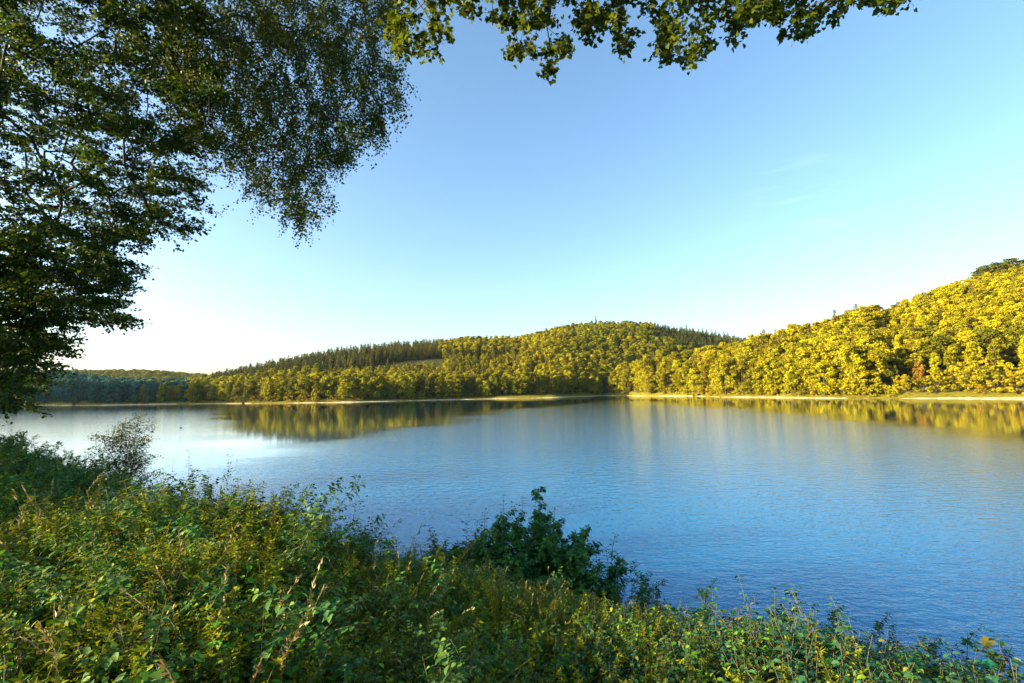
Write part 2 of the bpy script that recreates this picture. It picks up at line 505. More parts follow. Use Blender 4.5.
def ground_mat():
    mt, nt, out = new_mat('ground_soil')
    L = nt.links.new
    geo = nt.nodes.new('ShaderNodeNewGeometry')
    sep = nt.nodes.new('ShaderNodeSeparateXYZ')
    L(geo.outputs['Position'], sep.inputs[0])
    def nz(scale, det=5):
        n = nt.nodes.new('ShaderNodeTexNoise')
        n.inputs['Scale'].default_value = scale
        n.inputs['Detail'].default_value = det
        L(geo.outputs['Position'], n.inputs['Vector'])
        return n.outputs['Fac']
    wood = ramp(nt, [(.3, (.020, .022, .006)), (.55, (.05, .05, .010)), (.75, (.10, .085, .014))], nz(.35)).outputs[0]
    shore = ramp(nt, [(.3, (.30, .22, .11)), (.5, (.46, .36, .20)), (.7, (.60, .50, .32))], nz(.5, 8)).outputs[0]
    belt = ramp(nt, [(.3, (.09, .085, .006)), (.6, (.20, .165, .010)), (.8, (.28, .21, .03))], nz(.6)).outputs[0]
    mb = nt.nodes.new('ShaderNodeMapRange')
    mb.inputs['From Min'].default_value, mb.inputs['From Max'].default_value = 4.5, 1.5
    L(sep.outputs[2], mb.inputs['Value'])
    far = math_node(nt, 'GREATER_THAN', sep.outputs[1], 150.0)
    mw = nt.nodes.new('ShaderNodeMix')
    mw.data_type = 'RGBA'
    L(math_node(nt, 'MULTIPLY', mb.outputs[0], far), mw.inputs['Factor'])
    L(wood, mw.inputs[6])
    L(belt, mw.inputs[7])
    wood = mw.outputs[2]
    h = math_node(nt, 'ADD', sep.outputs[2], math_node(nt, 'MULTIPLY', math_node(nt, 'ADD', math_node(nt, 'MULTIPLY', math_node(nt, 'SUBTRACT', nz(.022, 2), .42), 2.6), math_node(nt, 'SUBTRACT', nz(.3), .5)), 1.0))
    far = math_node(nt, 'GREATER_THAN', sep.outputs[1], 150.0)
    mr = nt.nodes.new('ShaderNodeMapRange')
    mr.inputs['From Min'].default_value, mr.inputs['From Max'].default_value = .62, .42
    L(h, mr.inputs['Value'])
    mx = nt.nodes.new('ShaderNodeMix')
    mx.data_type = 'RGBA'
    L(math_node(nt, 'MULTIPLY', mr.outputs[0], far), mx.inputs['Factor'])
    L(wood, mx.inputs[6])
    L(shore, mx.inputs[7])
    p = nt.nodes.new('ShaderNodeBsdfPrincipled')
    p.inputs['Roughness'].default_value = .95
    p.inputs['Specular IOR Level'].default_value = .1
    L(mx.outputs[2], p.inputs['Base Color'])
    b = nt.nodes.new('ShaderNodeBump')
    b.inputs['Strength'].default_value = .6
    L(nz(6, 8), b.inputs['Height'])
    L(b.outputs[0], p.inputs['Normal'])
    L(p.outputs[0], out.inputs[0])
    return mt

def water_mat():
    mt, nt, out = new_mat('lake_water')
    L = nt.links.new
    geo = nt.nodes.new('ShaderNodeNewGeometry')
    def nz(scale, stretch, det=2, rough=.5, rot=0.0):
        mp = nt.nodes.new('ShaderNodeMapping')
        mp.inputs['Scale'].default_value = (scale * stretch, scale, scale)
        mp.inputs['Rotation'].default_value = (0, 0, rot)
        L(geo.outputs['Position'], mp.inputs[0])
        n = nt.nodes.new('ShaderNodeTexNoise')
        n.inputs['Scale'].default_value = 1
        n.inputs['Detail'].default_value = det
        n.inputs['Roughness'].default_value = rough
        L(mp.outputs[0], n.inputs['Vector'])
        return n.outputs['Fac']
    # a lane of wind runs from the near bank up the lake, the water beside it lies calm
    sep = nt.nodes.new('ShaderNodeSeparateXYZ')
    L(geo.outputs['Position'], sep.inputs[0])
    off = math_node(nt, 'ABSOLUTE', math_node(nt, 'SUBTRACT', math_node(nt, 'SUBTRACT', sep.outputs[0], math_node(nt, 'MULTIPLY', sep.outputs[1], .16)), 10.0))
    off = math_node(nt, 'ADD', off, math_node(nt, 'MULTIPLY', math_node(nt, 'SUBTRACT', nz(.03, .4, 4, .6), .5), 50.0))
    off = math_node(nt, 'ADD', off, math_node(nt, 'MULTIPLY', math_node(nt, 'MAXIMUM', math_node(nt, 'SUBTRACT', sep.outputs[1], 170.0), 0.0), .35))
    mr = nt.nodes.new('ShaderNodeMapRange')
    mr.interpolation_type = 'SMOOTHSTEP'
    mr.inputs['From Min'].default_value, mr.inputs['From Max'].default_value = 58, 34
    mr.inputs['To Min'].default_value, mr.inputs['To Max'].default_value = .06, 1.0
    L(off, mr.inputs['Value'])
    m2 = nt.nodes.new('ShaderNodeMapRange')
    m2.interpolation_type = 'SMOOTHSTEP'
    m2.inputs['From Min'].default_value, m2.inputs['From Max'].default_value = 6, -10
    m2.inputs['To Min'].default_value, m2.inputs['To Max'].default_value = 0, .40
    L(math_node(nt, 'ADD', math_node(nt, 'ADD', sep.outputs[0], math_node(nt, 'MULTIPLY', sep.outputs[1], .575)), math_node(nt, 'MULTIPLY', math_node(nt, 'SUBTRACT', nz(.05, .3, 3), .5), 26.0)), m2.inputs['Value'])
    amp = math_node(nt, 'MAXIMUM', mr.outputs[0], m2.outputs[0])
    hgt = math_node(nt, 'ADD', math_node(nt, 'MULTIPLY', nz(4.4, .6, 2, .5, .25), .030),
                    math_node(nt, 'ADD', math_node(nt, 'MULTIPLY', nz(1.5, .5, 1, .5, -.15), .036), math_node(nt, 'MULTIPLY', nz(8, .7, 1, .5, .1), .010)))
    b = nt.nodes.new('ShaderNodeBump')
    b.inputs['Strength'].default_value = 1.0
    b.inputs['Distance'].default_value = 1.0
    L(math_node(nt, 'MULTIPLY', hgt, amp), b.inputs['Height'])
    body = nt.nodes.new('ShaderNodeSubsurfaceScattering')   # light wanders metres through the water before it comes back
    body.falloff = 'BURLEY'
    body.inputs['Color'].default_value = (.0005, .12, .28, 1)
    body.inputs['Scale'].default_value = 22.0
    body.inputs['Radius'].default_value = (.3, 1.0, 1.0)
    gl = nt.nodes.new('ShaderNodeBsdfGlossy')
    gl.inputs['Roughness'].default_value = .035
    gl.inputs['Color'].default_value = (1, 1, 1, 1)
    L(b.outputs[0], gl.inputs['Normal'])
    fr = nt.nodes.new('ShaderNodeFresnel')
    fr.inputs['IOR'].default_value = 1.33
    L(b.outputs[0], fr.inputs['Normal'])
    # at grazing angles hardly any light comes back out of the water body
    gz = nt.nodes.new('ShaderNodeMapRange')
    gz.interpolation_type = 'SMOOTHSTEP'
    gz.inputs['From Min'].default_value, gz.inputs['From Max'].default_value = .34, .68
    gz.inputs['To Min'].default_value, gz.inputs['To Max'].default_value = 0, .9
    L(fr.outputs[0], gz.inputs['Value'])
    rest = math_node(nt, 'SUBTRACT', 1.0, fr.outputs[0])
    fac = math_node(nt, 'ADD', fr.outputs[0], math_node(nt, 'MULTIPLY', rest, gz.outputs[0]), clamp=True)
    mixs = nt.nodes.new('ShaderNodeMixShader')
    L(fac, mixs.inputs[0])
    L(body.outputs[0], mixs.inputs[1])
    L(gl.outputs[0], mixs.inputs[2])
    L(mixs.outputs[0], out.inputs[0])
    return mt

# ------------------------------------------------------------------ ground and lake
def make_ground():
    na, nr = 900, 330
    an = np.linspace(0, 2 * math.pi, na, endpoint=False)
    # denser angular sampling is not needed: rings grow with distance
    rr = np.exp(np.linspace(math.log(.6), math.log(4000), nr))
    A, RR = np.meshgrid(an, rr)
    x, y = RR * np.cos(A), RR * np.sin(A)
    z = height(x, y)
    v = np.stack([x, y, z], -1).reshape(-1, 3)
    i = np.arange(nr - 1)[:, None] * na
    j = np.arange(na)[None]
    q = np.stack([i + j, i + (j + 1) % na, i + na + (j + 1) % na, i + na + j], -1).reshape(-1, 4)
    v = np.concatenate([v, [[0, 0, float(height(np.array([0.]), np.array([0.]))[0])]]])
    c = len(v) - 1
    t = np.stack([np.full(na, c), np.arange(na), (np.arange(na) + 1) % na], -1)
    o = link('ground', mesh_from('ground', v, [q, t], [ground_mat()]), kind='structure')
    return o

make_ground()
S_ = 3300.0
link('water', mesh_from('water', np.array([(-S_, -S_, 0), (S_, -S_, 0), (S_, S_, 0), (-S_, S_, 0)], float), [np.array([[0, 1, 2, 3]])], [water_mat()]), kind='structure')

# ------------------------------------------------------------------ woods: tree shapes
def broad_shape(seed, H=1.0, wide=.30, low=.16, lobes=34, per=95, leaf=.034):
    """crown of a broadleaf tree one unit high, built of leaf clumps on uneven lobes"""
    global rng
    rng = np.random.default_rng(seed)
    b = Build()
    cs = []
    while len(cs) < lobes:
        t = rng.random()
        zc = low + (1 - low) * t
        prof = math.sin(math.pi * min(max(t * .86 + .12, 0), 1)) ** .6
        a, rad = rng.random() * 6.283, wide * prof * math.sqrt(rng.uniform(.15, 1))
        cs.append((rad * math.cos(a) * rng.uniform(.8, 1.15), rad * math.sin(a) * rng.uniform(.8, 1.15), min(zc, .93)))
    for c in cs:
        r = rng.uniform(.045, .10) * (1.15 - .4 * c[2]) * (.75 + wide)
        n = int(per * rng.uniform(.7, 1.3))
        d = rdir(n)
        d[:, 2] = np.where((d[:, 2] < -.3) & (rng.random(n) < .6), -d[:, 2], d[:, 2])
        rad = r * (1 - .35 * rng.random(n) ** 2)[:, None] * np.array([1.1, 1.1, .8])
        P = np.array(c) + d * rad + rng.normal(size=(n, 3)) * .008
        N = unit(d * .9 + rng.normal(size=(n, 3)) * .55)
        A = unit(np.cross(N, rdir(n)))
        b.leaves(T_CLUMP, P - A * leaf * .5, A, N, leaf * rng.uniform(.6, 1.35, n))
    return b

def broad_trunk(b, seed, mat=0):
    g = np.random.default_rng(seed)
    p = np.array([(0, 0, -.06), (.004, .003, .12), (.012 * g.normal(), .01, .35), (.02 * g.normal(), .015, .62), (0, 0, .82)])
    b.tube(p, [.022, .016, .013, .009, .004], 6, mat)
    for k in range(7):
        z0 = g.uniform(.22, .6)
        a = g.random() * 6.283
        l = g.uniform(.12, .24)
        s = np.array([0, 0, z0])
        e = s + np.array([math.cos(a) * l, math.sin(a) * l, l * .8])
        b.tube(np.array([s, (s + e) / 2 + [0, 0, -.01], e]), [.008, .005, .002], 4, mat)

def conif_shape(seed, wide=.16, low=.08, levels=17):
    global rng
    rng = np.random.default_rng(seed)
    b = Build()
    for k in range(levels):
        t = k / (levels - 1)
        zc = low + (1 - low) * t ** .92
        rad = wide * (1 - t) ** .8 * rng.uniform(.8, 1.15) + .008
        nb = int(11 - 5 * t)
        for q in range(nb):
            a = q * 6.283 / nb + rng.uniform(-.35, .35)
            l = rad * rng.uniform(.65, 1.15)
            d = np.array([math.cos(a), math.sin(a), -.28])
            n = max(3, int(10 * l / wide + 2))
            s = rng.random(n) ** .7
            P = np.array([0, 0, zc]) + d * (l * s)[:, None] + rng.normal(size=(n, 3)) * .010
            A = unit(d + rng.normal(size=(n, 3)) * .5)
            N = unit(np.array([d[0] * .5, d[1] * .5, .8]) + rng.normal(size=(n, 3)) * .5)
            b.leaves(T_SMALL, P, A, N, rng.uniform(.03, .055, n))
    n = 8
    b.leaves(T_SMALL, np.array([0, 0, .96]) + rng.normal(size=(n, 3)) * [.004, .004, .012], np.array([[0, 0, 1]]) + rng.normal(size=(n, 3)) * .4, rdir(n), .035)
    return b

def conif_trunk(b, mat=0):
    b.tube(np.array([(0, 0, -.05), (0, 0, .3), (0, 0, .7), (0, 0, .97)]), [.016, .012, .007, .002], 6, mat)

BROAD, CONIF = [], []
for k in range(7):
    a = broad_shape(100 + k, lobes=54, per=88, leaf=.026, wide=[.21, .25, .18, .22, .29, .16, .24][k], low=[.08, .12, .05, .1, .12, .07, .06][k])
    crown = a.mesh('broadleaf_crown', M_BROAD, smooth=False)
    tb = Build()
    broad_trunk(tb, 200 + k)
    trunk = tb.mesh('broadleaf_trunk', M_BARK)
    broad_trunk(a, 200 + k, 1)
    BROAD.append((crown, trunk, a.mesh('broadleaf_tree', [M_BROAD, M_BARK], smooth=False)))
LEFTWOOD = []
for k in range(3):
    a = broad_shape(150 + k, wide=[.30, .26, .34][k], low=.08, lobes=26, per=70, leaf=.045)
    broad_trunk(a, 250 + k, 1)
    LEFTWOOD.append(a.mesh('shaded_tree', [M_BLUESHADE, M_BARK], smooth=False))
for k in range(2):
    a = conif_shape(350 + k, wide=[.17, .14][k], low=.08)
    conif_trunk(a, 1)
    LEFTWOOD.append(a.mesh('shaded_conifer', [M_BLUESHADE, M_BARK], smooth=False))
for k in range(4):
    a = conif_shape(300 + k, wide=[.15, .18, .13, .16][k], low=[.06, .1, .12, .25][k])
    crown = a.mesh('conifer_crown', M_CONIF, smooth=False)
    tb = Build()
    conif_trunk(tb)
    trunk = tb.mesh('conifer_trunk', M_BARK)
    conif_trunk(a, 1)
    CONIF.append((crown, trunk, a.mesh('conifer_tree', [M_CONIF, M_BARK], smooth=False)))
rng = np.random.default_rng(5)

# scattering for stuff
def scatter(name, protos, P, rot, scl, idx, label=None):
    lib = bpy.data.collections.new(name + '_library')
    for i, me in enumerate(protos):
        o = bpy.data.objects.new(name + '_sample', me)
        lib.objects.link(o)
    me = bpy.data.meshes.new(name)
    me.vertices.add(len(P))
    me.vertices.foreach_set('co', np.ascontiguousarray(P, np.float32).reshape(-1))
    for nm, ty, dat, key in (('rot', 'FLOAT_VECTOR', rot, 'vector'), ('scl', 'FLOAT_VECTOR', scl, 'vector'), ('pick', 'INT', idx, 'value')):
        at = me.attributes.new(nm, ty, 'POINT')
        at.data.foreach_set(key, np.ascontiguousarray(dat, np.int32 if ty == 'INT' else np.float32).reshape(-1))
    o = link(name, me, kind='stuff')
    if label:
        o['label'] = label
    ng = bpy.data.node_groups.new(name + '_scatter', 'GeometryNodeTree')
    ng.interface.new_socket('Geometry', in_out='INPUT', socket_type='NodeSocketGeometry')
    ng.interface.new_socket('Geometry', in_out='OUTPUT', socket_type='NodeSocketGeometry')
    gi, go = ng.nodes.new('NodeGroupInput'), ng.nodes.new('NodeGroupOutput')
    ci = ng.nodes.new('GeometryNodeCollectionInfo')
    ci.inputs['Collection'].default_value = lib
    ci.inputs['Separate Children'].default_value = True
    ci.inputs['Reset Children'].default_value = True
    ip = ng.nodes.new('GeometryNodeInstanceOnPoints')
    ip.inputs['Pick Instance'].default_value = True
    def attr(nm, ty):
        n = ng.nodes.new('GeometryNodeInputNamedAttribute')
        n.data_type = ty
        n.inputs['Name'].default_value = nm
        return [s for s in n.outputs if s.enabled][0]
    ng.links.new(gi.outputs[0], ip.inputs['Points'])
    ng.links.new(ci.outputs[0], ip.inputs['Instance'])
    ng.links.new(attr('pick', 'INT'), ip.inputs['Instance Index'])
    ng.links.new(attr('rot', 'FLOAT_VECTOR'), ip.inputs['Rotation'])
    ng.links.new(attr('scl', 'FLOAT_VECTOR'), ip.inputs['Scale'])
    ng.links.new(ip.outputs[0], go.inputs[0])
    md = o.modifiers.new('scatter', 'NODES')
    md.node_group = ng
    return o

# ------------------------------------------------------------------ where the trees stand
def plant(x0, x1, y0, y1, step, which, jitter=.45):
    gx, gy = np.meshgrid(np.arange(x0, x1, step), np.arange(y0, y1, step))
    x = gx.ravel() + rng.uniform(-jitter, jitter, gx.size) * step
    y = gy.ravel() + rng.uniform(-jitter, jitter, gx.size) * step
    hs = hills(x, y)
    top = np.argmax(np.stack(hs), 0)
    z = height(x, y)
    k = (top == which) & (z > 1.2)
    return x[k], y[k], z[k]

def frame_col(x, y):
    return 512 + F * x / np.maximum(y, 1)

trees = []      # kind, x, y, z, height, widening, shape, zone
def add_trees(kind, x, y, z, h, w, zone):
    for a in zip(x, y, z, h, w):
        trees.append((kind, *a, zone))


# right hill
x, y, z = plant(90, 700, 150, 560, 6.6, 0)
c = frame_col(x, y)
t = (y - np.interp(x / y, *RIGHT_SHORE)) / (np.interp(x / y, *RIGHT_RIDGE) - np.interp(x / y, *RIGHT_SHORE))
k = (c > 590) & (c < 1240) & (t < 1.25) & (t > .0) & ~((c > 893) & (t < .16)) & ~((c > 878) & (c < 893) & (t < .30))
x, y, z, c, t = x[k], y[k], z[k], c[k], t[k]
con = (rng.random(len(x)) < np.where(c < 870, .14, .05)) & (t > .25)
h = rng.uniform(17, 25, len(x)) * np.where(t > .75, .72, 1) * np.where(c > 880, .78, 1.08)
add_trees(0, x[~con], y[~con], z[~con], h[~con], rng.uniform(.85, 1.2, (~con).sum()), 'right')
add_trees(1, x[con], y[con], z[con], h[con] * 1.12, rng.uniform(.8, 1.1, con.sum()), 'right')
# middle hill
x, y, z = plant(-420, 460, 360, 950, 7.8, 1)
c = frame_col(x, y)
t = (y - np.interp(x / y, *MID_SHORE)) / (np.interp(x / y, *MID_RIDGE) - np.interp(x / y, *MID_SHORE))
clear = (c > 372) & (c < 446) & (t > .50) & (t < .72)
k = (c > 120) & (c < 800) & (t < 1.2) & (t > .02) & ~clear
x, y, z, c, t = x[k], y[k], z[k], c[k], t[k]
con = ((c < 440) & (t > .47 + .0004 * (c - 200)) & (c > 215)) | ((c > 655) & (t > .6)) | (rng.random(len(x)) < .09)
young = (t > .25) & (t < .62) & (c > 320) & (c < 520)
h = rng.uniform(14, 20, len(x)) * np.where(young, .62, 1)
add_trees(0, x[~con], y[~con], z[~con], h[~con], rng.uniform(.9, 1.3, (~con).sum()), 'middle')
add_trees(1, x[con], y[con], z[con], rng.uniform(15, 21, con.sum()), rng.uniform(.9, 1.35, con.sum()), 'middle')
# left hill
x, y, z = plant(-950, -150, 380, 800, 9.5, 2)
c = frame_col(x, y)
k = (c > -160) & (c < 330)
mixed = rng.random(len(x)) < sstep(110, 260, c)
kk = k & mixed
add_trees(0, x[kk], y[kk], z[kk], rng.uniform(13, 18, kk.sum()), rng.uniform(.9, 1.3, kk.sum()), 'middle')
k = k & ~mixed
x, y, z = x[k], y[k], z[k]
con = rng.random(len(x)) < .25
add_trees(0, x[~con], y[~con], z[~con], rng.uniform(14, 19, (~con).sum()), rng.uniform(.9, 1.3, (~con).sum()), 'left')
add_trees(1, x[con], y[con], z[con], rng.uniform(15, 21, con.sum()), rng.uniform(.8, 1.1, con.sum()), 'left')
# far ridge
x, y, z = plant(-2600, 500, 900, 1700, 20, 3)
c = frame_col(x, y)
k = (c > -160) & (c < 420)
add_trees(0, x[k], y[k], z[k], rng.uniform(15, 20, k.sum()), rng.uniform(1.5, 2.1, k.sum()), 'far')

# unseen trees added to break the low sun, left of and behind the photographer
gx, gy = np.meshgrid(np.arange(-75, -8, 15.0), np.arange(-40, 42, 15.0))
x, y = gx.ravel() + rng.uniform(-3, 3, gx.size), gy.ravel() + rng.uniform(-3, 3, gx.size)
k = (x < -1.3 * np.maximum(y, 0) - 9) & (near_d(x, y) > 3)
add_trees(0, x[k], y[k], height(x[k], y[k]), rng.uniform(6, 9, k.sum()), rng.uniform(1.0, 1.4, k.sum()), 'bank')

def shape_pick(kind, n):
    return rng.integers(0, len(BROAD) if kind == 0 else len(CONIF), n)

LABELS = {
    (0, 'right'): ('golden green broadleaf tree in the dense sunlit wood on the right hill', 'broadleaf trees of the right hill wood'),
    (0, 'middle'): ('yellow green broadleaf tree in the wood above the middle shore', 'broadleaf trees of the middle hill wood'),
    (0, 'left'): ('blue green broadleaf tree in the shaded wood on the left shore', 'trees of the shaded left shore'),
    (1, 'right'): ('pointed golden green conifer among the broadleaf trees of the right hill', 'conifers of the right hill'),
    (1, 'middle'): ('narrow dark conifer in the plantation on the upper middle hill', 'conifers of the middle hill'),
}
def one_tree(kind, x, y, z, h, w, label, group=None, parts=True, shape=None, rz=None):
    lib = BROAD if kind == 0 else CONIF
    s = int(rng.integers(len(lib))) if shape is None else shape
    crown, trunk, whole = lib[s]
    nm = 'broadleaf_tree' if kind == 0 else 'conifer_tree'
    rz = rng.uniform(0, 6.28) if rz is None else rz
    sc = (h * w, h * w, h)
    if parts:
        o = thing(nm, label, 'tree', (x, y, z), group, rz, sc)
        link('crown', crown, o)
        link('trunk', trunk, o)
    else:
        o = link(nm, whole, None, (x, y, z), label=label, category='tree')
        o.rotation_euler = (0, 0, rz)
        o.scale = sc
        if group:
            o['group'] = group
    return o

picked = set()
for kind, cap in ((0, 285), (1, 120)):
    cand = []
    for i, tr in enumerate(trees):
        if tr[0] != kind or (kind, tr[6]) not in LABELS or tr[6] == 'left':
            continue
        px = frame_col(tr[1], tr[2])
        if -20 < px < 1044:
            cand.append((tr[2] / tr[4], i))
    cand.sort()
    for rank, (_, i) in enumerate(cand[:cap]):
        picked.add(i)
        lab, grp = LABELS[(kind, trees[i][6])]
        one_tree(kind, *trees[i][1:6], lab, grp, parts=(rank < 110 and kind == 0))
for kind, nm in ((0, 'broadleaf_wood'), (1, 'conifer_wood')):
    rest = [tr for i, tr in enumerate(trees) if tr[0] == kind and i not in picked and tr[6] != 'left']
    n = len(rest)
    a = np.array([tr[1:6] for tr in rest])
    rot = np.zeros((n, 3))
    rot[:, 2] = rng.uniform(0, 6.28, n)
    scl = np.stack([a[:, 3] * a[:, 4], a[:, 3] * a[:, 4], a[:, 3]], -1)
    scatter(nm, [s[2] for s in (BROAD if kind == 0 else CONIF)], a[:, :3], rot, scl, shape_pick(kind, n),
            'unbroken broadleaf wood covering the hills around the lake' if kind == 0 else 'unbroken conifer wood covering the upper hills')
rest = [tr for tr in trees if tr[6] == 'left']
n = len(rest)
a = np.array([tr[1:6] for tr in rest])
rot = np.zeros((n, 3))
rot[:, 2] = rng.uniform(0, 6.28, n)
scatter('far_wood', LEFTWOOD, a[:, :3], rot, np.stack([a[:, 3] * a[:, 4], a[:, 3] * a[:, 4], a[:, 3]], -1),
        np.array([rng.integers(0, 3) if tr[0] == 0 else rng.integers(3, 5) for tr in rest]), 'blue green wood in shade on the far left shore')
print('trees', len(trees), 'single', len(picked))

def ground_at(x, y):
    return float(height(np.array([x]), np.array([y]))[0])

def spot(px, Y):
    x = (px - 512) / F * Y
    return x, Y, ground_at(x, Y)

def top_to_h(px, Y, ytop, z):
    return 8 + (horizon(px) - ytop) / F * Y - z

# ------------------------------------------------------------------ distinct trees and bushes along the far shores
M_ORANGE = leaf_mat('orange_tinged_foliage', [(0, (.16, .09, .010)), (1, (.34, .19, .02))], trans=.25, obj_val=.1)
M_LEMON = leaf_mat('bright_yellow_foliage', [(0, (.24, .20, .004)), (1, (.46, .36, .006))], trans=.3, obj_val=.15)
M_DEEP = leaf_mat('deep_green_foliage', [(0, (.060, .065, .003)), (1, (.13, .125, .004))], trans=.2, obj_val=.15)
M_OLIVE = leaf_mat('pale_olive_foliage', [(0, (.07, .085, .012)), (1, (.14, .15, .02))], trans=.2, obj_val=.15)

BUSH = []
for k in range(4):
    a = broad_shape(400 + k, wide=[.55, .7, .48, .62][k], low=.02, lobes=24, per=90, leaf=.05)
    crown = a.mesh('bush_crown', M_BROAD, smooth=False)
    tb = Build()
    g = np.random.default_rng(k)
    for q in range(5):
        an = q * 1.256 + g.random()
        tb.tube(np.array([(0, 0, -.08), (.1 * math.cos(an), .1 * math.sin(an), .2), (.3 * math.cos(an), .3 * math.sin(an), .55)]), [.02, .014, .005], 5)
    BUSH.append((crown, tb.mesh('bush_stem', M_BARK)))
rng = np.random.default_rng(6)

def far_bush(px, Y, h, w, label, mat=None, group=None, s=None):
    x, Y, z = spot(px, Y)
    s = int(rng.integers(4)) if s is None else s
    o = thing('shore_bush', label, 'bush', (x, Y, z), group, rng.uniform(0, 6.28), (h * w, h * w, h))
    c = link('foliage', BUSH[s][0], o)
    link('stem', BUSH[s][1], o)
    if mat:
        c.material_slots[0].link = 'OBJECT'
        c.material_slots[0].material = mat
    return o

def far_tree(px, Y, h, w, label, mat=None, kind=0, shape=None, group=None):
    x, Y, z = spot(px, Y)
    o = one_tree(kind, x, Y, z, h, w, label, group, True, shape)
    if mat:
        c = o.children[0]
        c.material_slots[0].link = 'OBJECT'
        c.material_slots[0].material = mat
    return o

def shore_Y(px, table, back):
    return float(np.interp((px - 512) / F, *table)) + back

for px in np.linspace(624, 890, 70):
    px = px + rng.uniform(-3, 3)
    far_bush(px, shore_Y(px, RIGHT_SHORE, rng.uniform(5, 12)), rng.uniform(3.5, 8), rng.uniform(.8, 1.1),
             'low golden bush at the foot of the wood along the right shore', M_LEMON if rng.random() < .35 else None, 'bushes at the foot of the right wood')
for px in np.linspace(232, 600, 64):
    px = px + rng.uniform(-4, 4)
    far_bush(px, shore_Y(px, MID_SHORE, rng.uniform(10, 18)), rng.uniform(3, 7), rng.uniform(.8, 1.2),
             'small yellow green bush on the middle shore in front of the wood', M_LEMON if rng.random() < .25 else None, 'bushes along the middle shore')
far_bush(315, 378, 11, .55, 'tall bright yellow bush standing at the water on the middle shore, with a long reflection', M_LEMON, s=2)
far_bush(338, 384, 5.5, .9, 'rounded yellow bush just right of the tall yellow bush on the middle shore', M_LEMON, s=0)
far_bush(361, 388, 6, .9, 'yellow bush at the water between the tall yellow bush and the pale beach', M_LEMON, s=3)
far_bush(245, 395, 9, .6, 'pale olive bush at the left end of the sunlit middle shore', M_OLIVE, s=2)
far_bush(75, 447, 9, .6, 'pointed blue green bush at the tip of the left shore spit', M_OLIVE, s=2)
far_bush(137, 432, 5, .8, 'left one of two pale bushes on the shaded left shore', M_OLIVE, s=0)
far_bush(146, 432, 5, .8, 'right one of two pale bushes on the shaded left shore', M_OLIVE, s=1)
far_tree(917, 252, 14, .8, 'small orange tinged tree standing in front of the wood on the right shore', M_ORANGE, shape=1)
far_tree(893, 258, 13, .8, 'narrow green tree beside the dark gap in the right wood', M_DEEP, shape=2)
far_tree(903, 252, 9, .9, 'short yellow tree left of the orange tinged tree', M_LEMON, shape=0)
far_tree(966, 236, 15, 1.25, 'spreading bright yellow tree on the right shore', M_LEMON, shape=4)
far_bush(938, 244, 5, 1.2, 'broad yellow bush between the beach end and the spreading yellow tree', M_LEMON, s=1)
far_bush(992, 224, 8, 1.1, 'large rounded yellow bush right of the spreading yellow tree', M_LEMON, s=0)
far_bush(1014, 218, 8, 1.0, 'yellow bush at the right edge of the picture by the water', M_LEMON, s=3)
far_bush(975, 226, 4.5, 1.1, 'low yellow bush below the spreading yellow tree at the water', M_LEMON, s=1)
for k in range(22):
    px = 897 + 6.0 * k + rng.uniform(-2, 2)
    far_bush(px, shore_Y(px, RIGHT_SHORE, rng.uniform(10, 34)), rng.uniform(5, 10), rng.uniform(.75, 1.0), 'yellow bush on the grassy strip below the wood at the right end of the shore', M_LEMON if rng.random() < .6 else None, 'bushes on the right grassy strip')
far_tree(940, 268, 21, 1.2, 'broad dark green tree behind the orange tinged tree', M_DEEP, shape=4)
far_tree(990, 258, 20, 1.2, 'dark green tree behind the large yellow bush on the right', M_DEEP, shape=1)
far_tree(1018, 252, 21, 1.2, 'dark green tree at the right edge above the yellow bushes', M_DEEP, shape=3)
far_tree(930, 292, 20, 1.2, 'deep green tree higher up behind the orange tinged tree', M_DEEP, shape=5)
for px, Y_, hh in ((986, 440, 17), (993, 436, 20), (1001, 438, 22), (1008, 434, 21), (1015, 438, 22), (1022, 435, 23), (1030, 438, 22), (1039, 436, 22)):
    far_tree(px, Y_, hh, 1.3, 'broad green tree in the clump standing up on top of the right hill', M_DEEP, group='trees of the hilltop clump')
far_tree(597, 812, 27, .8, 'lone spruce poking above the skyline of the middle hill', M_DEEP, 1, 2)
for px, hh in ((455, 19), (461, 21), (467, 22), (473, 22), (479, 21), (485, 19)):
    far_tree(px, 700, hh, 1.25, 'broad tree in the rounded clump on the ridge where the plantation ends', None, group='trees of the ridge clump')
for k, px in enumerate((700, 704, 708, 713, 717, 721, 725, 729, 694, 688)):
    far_tree(px, 865 + (k % 3) * 6, 25 + (k * 7) % 5, .75, 'dark pine in the open row on the saddle behind the right wood', M_DEEP, 1, 3, 'pines on the saddle')

# ------------------------------------------------------------------ plants of the near bank
def stem_path(base, h, lean=0.1, az=0.0, bend=0.2, n=7, wig=0.02):
    s = np.linspace(0, 1, n)
    d = np.array([math.cos(az), math.sin(az)])
    r = h * (lean * s + bend * s * s)
    z = h * (s - .35 * (lean + bend) * s * s)
    p = np.stack([base[0] + d[0] * r, base[1] + d[1] * r, base[2] + z], -1)
    p[1:-1] += rng.normal(size=(n - 2, 3)) * h * wig
    return p

def along(p, s):
    t = np.linspace(0, 1, len(p))
    return np.stack([np.interp(s, t, p[:, k]) for k in range(3)], -1)

def tangent(p, s):
    return unit(along(p, np.minimum(s + .05, 1)) - along(p, np.maximum(s - .05, 0)))

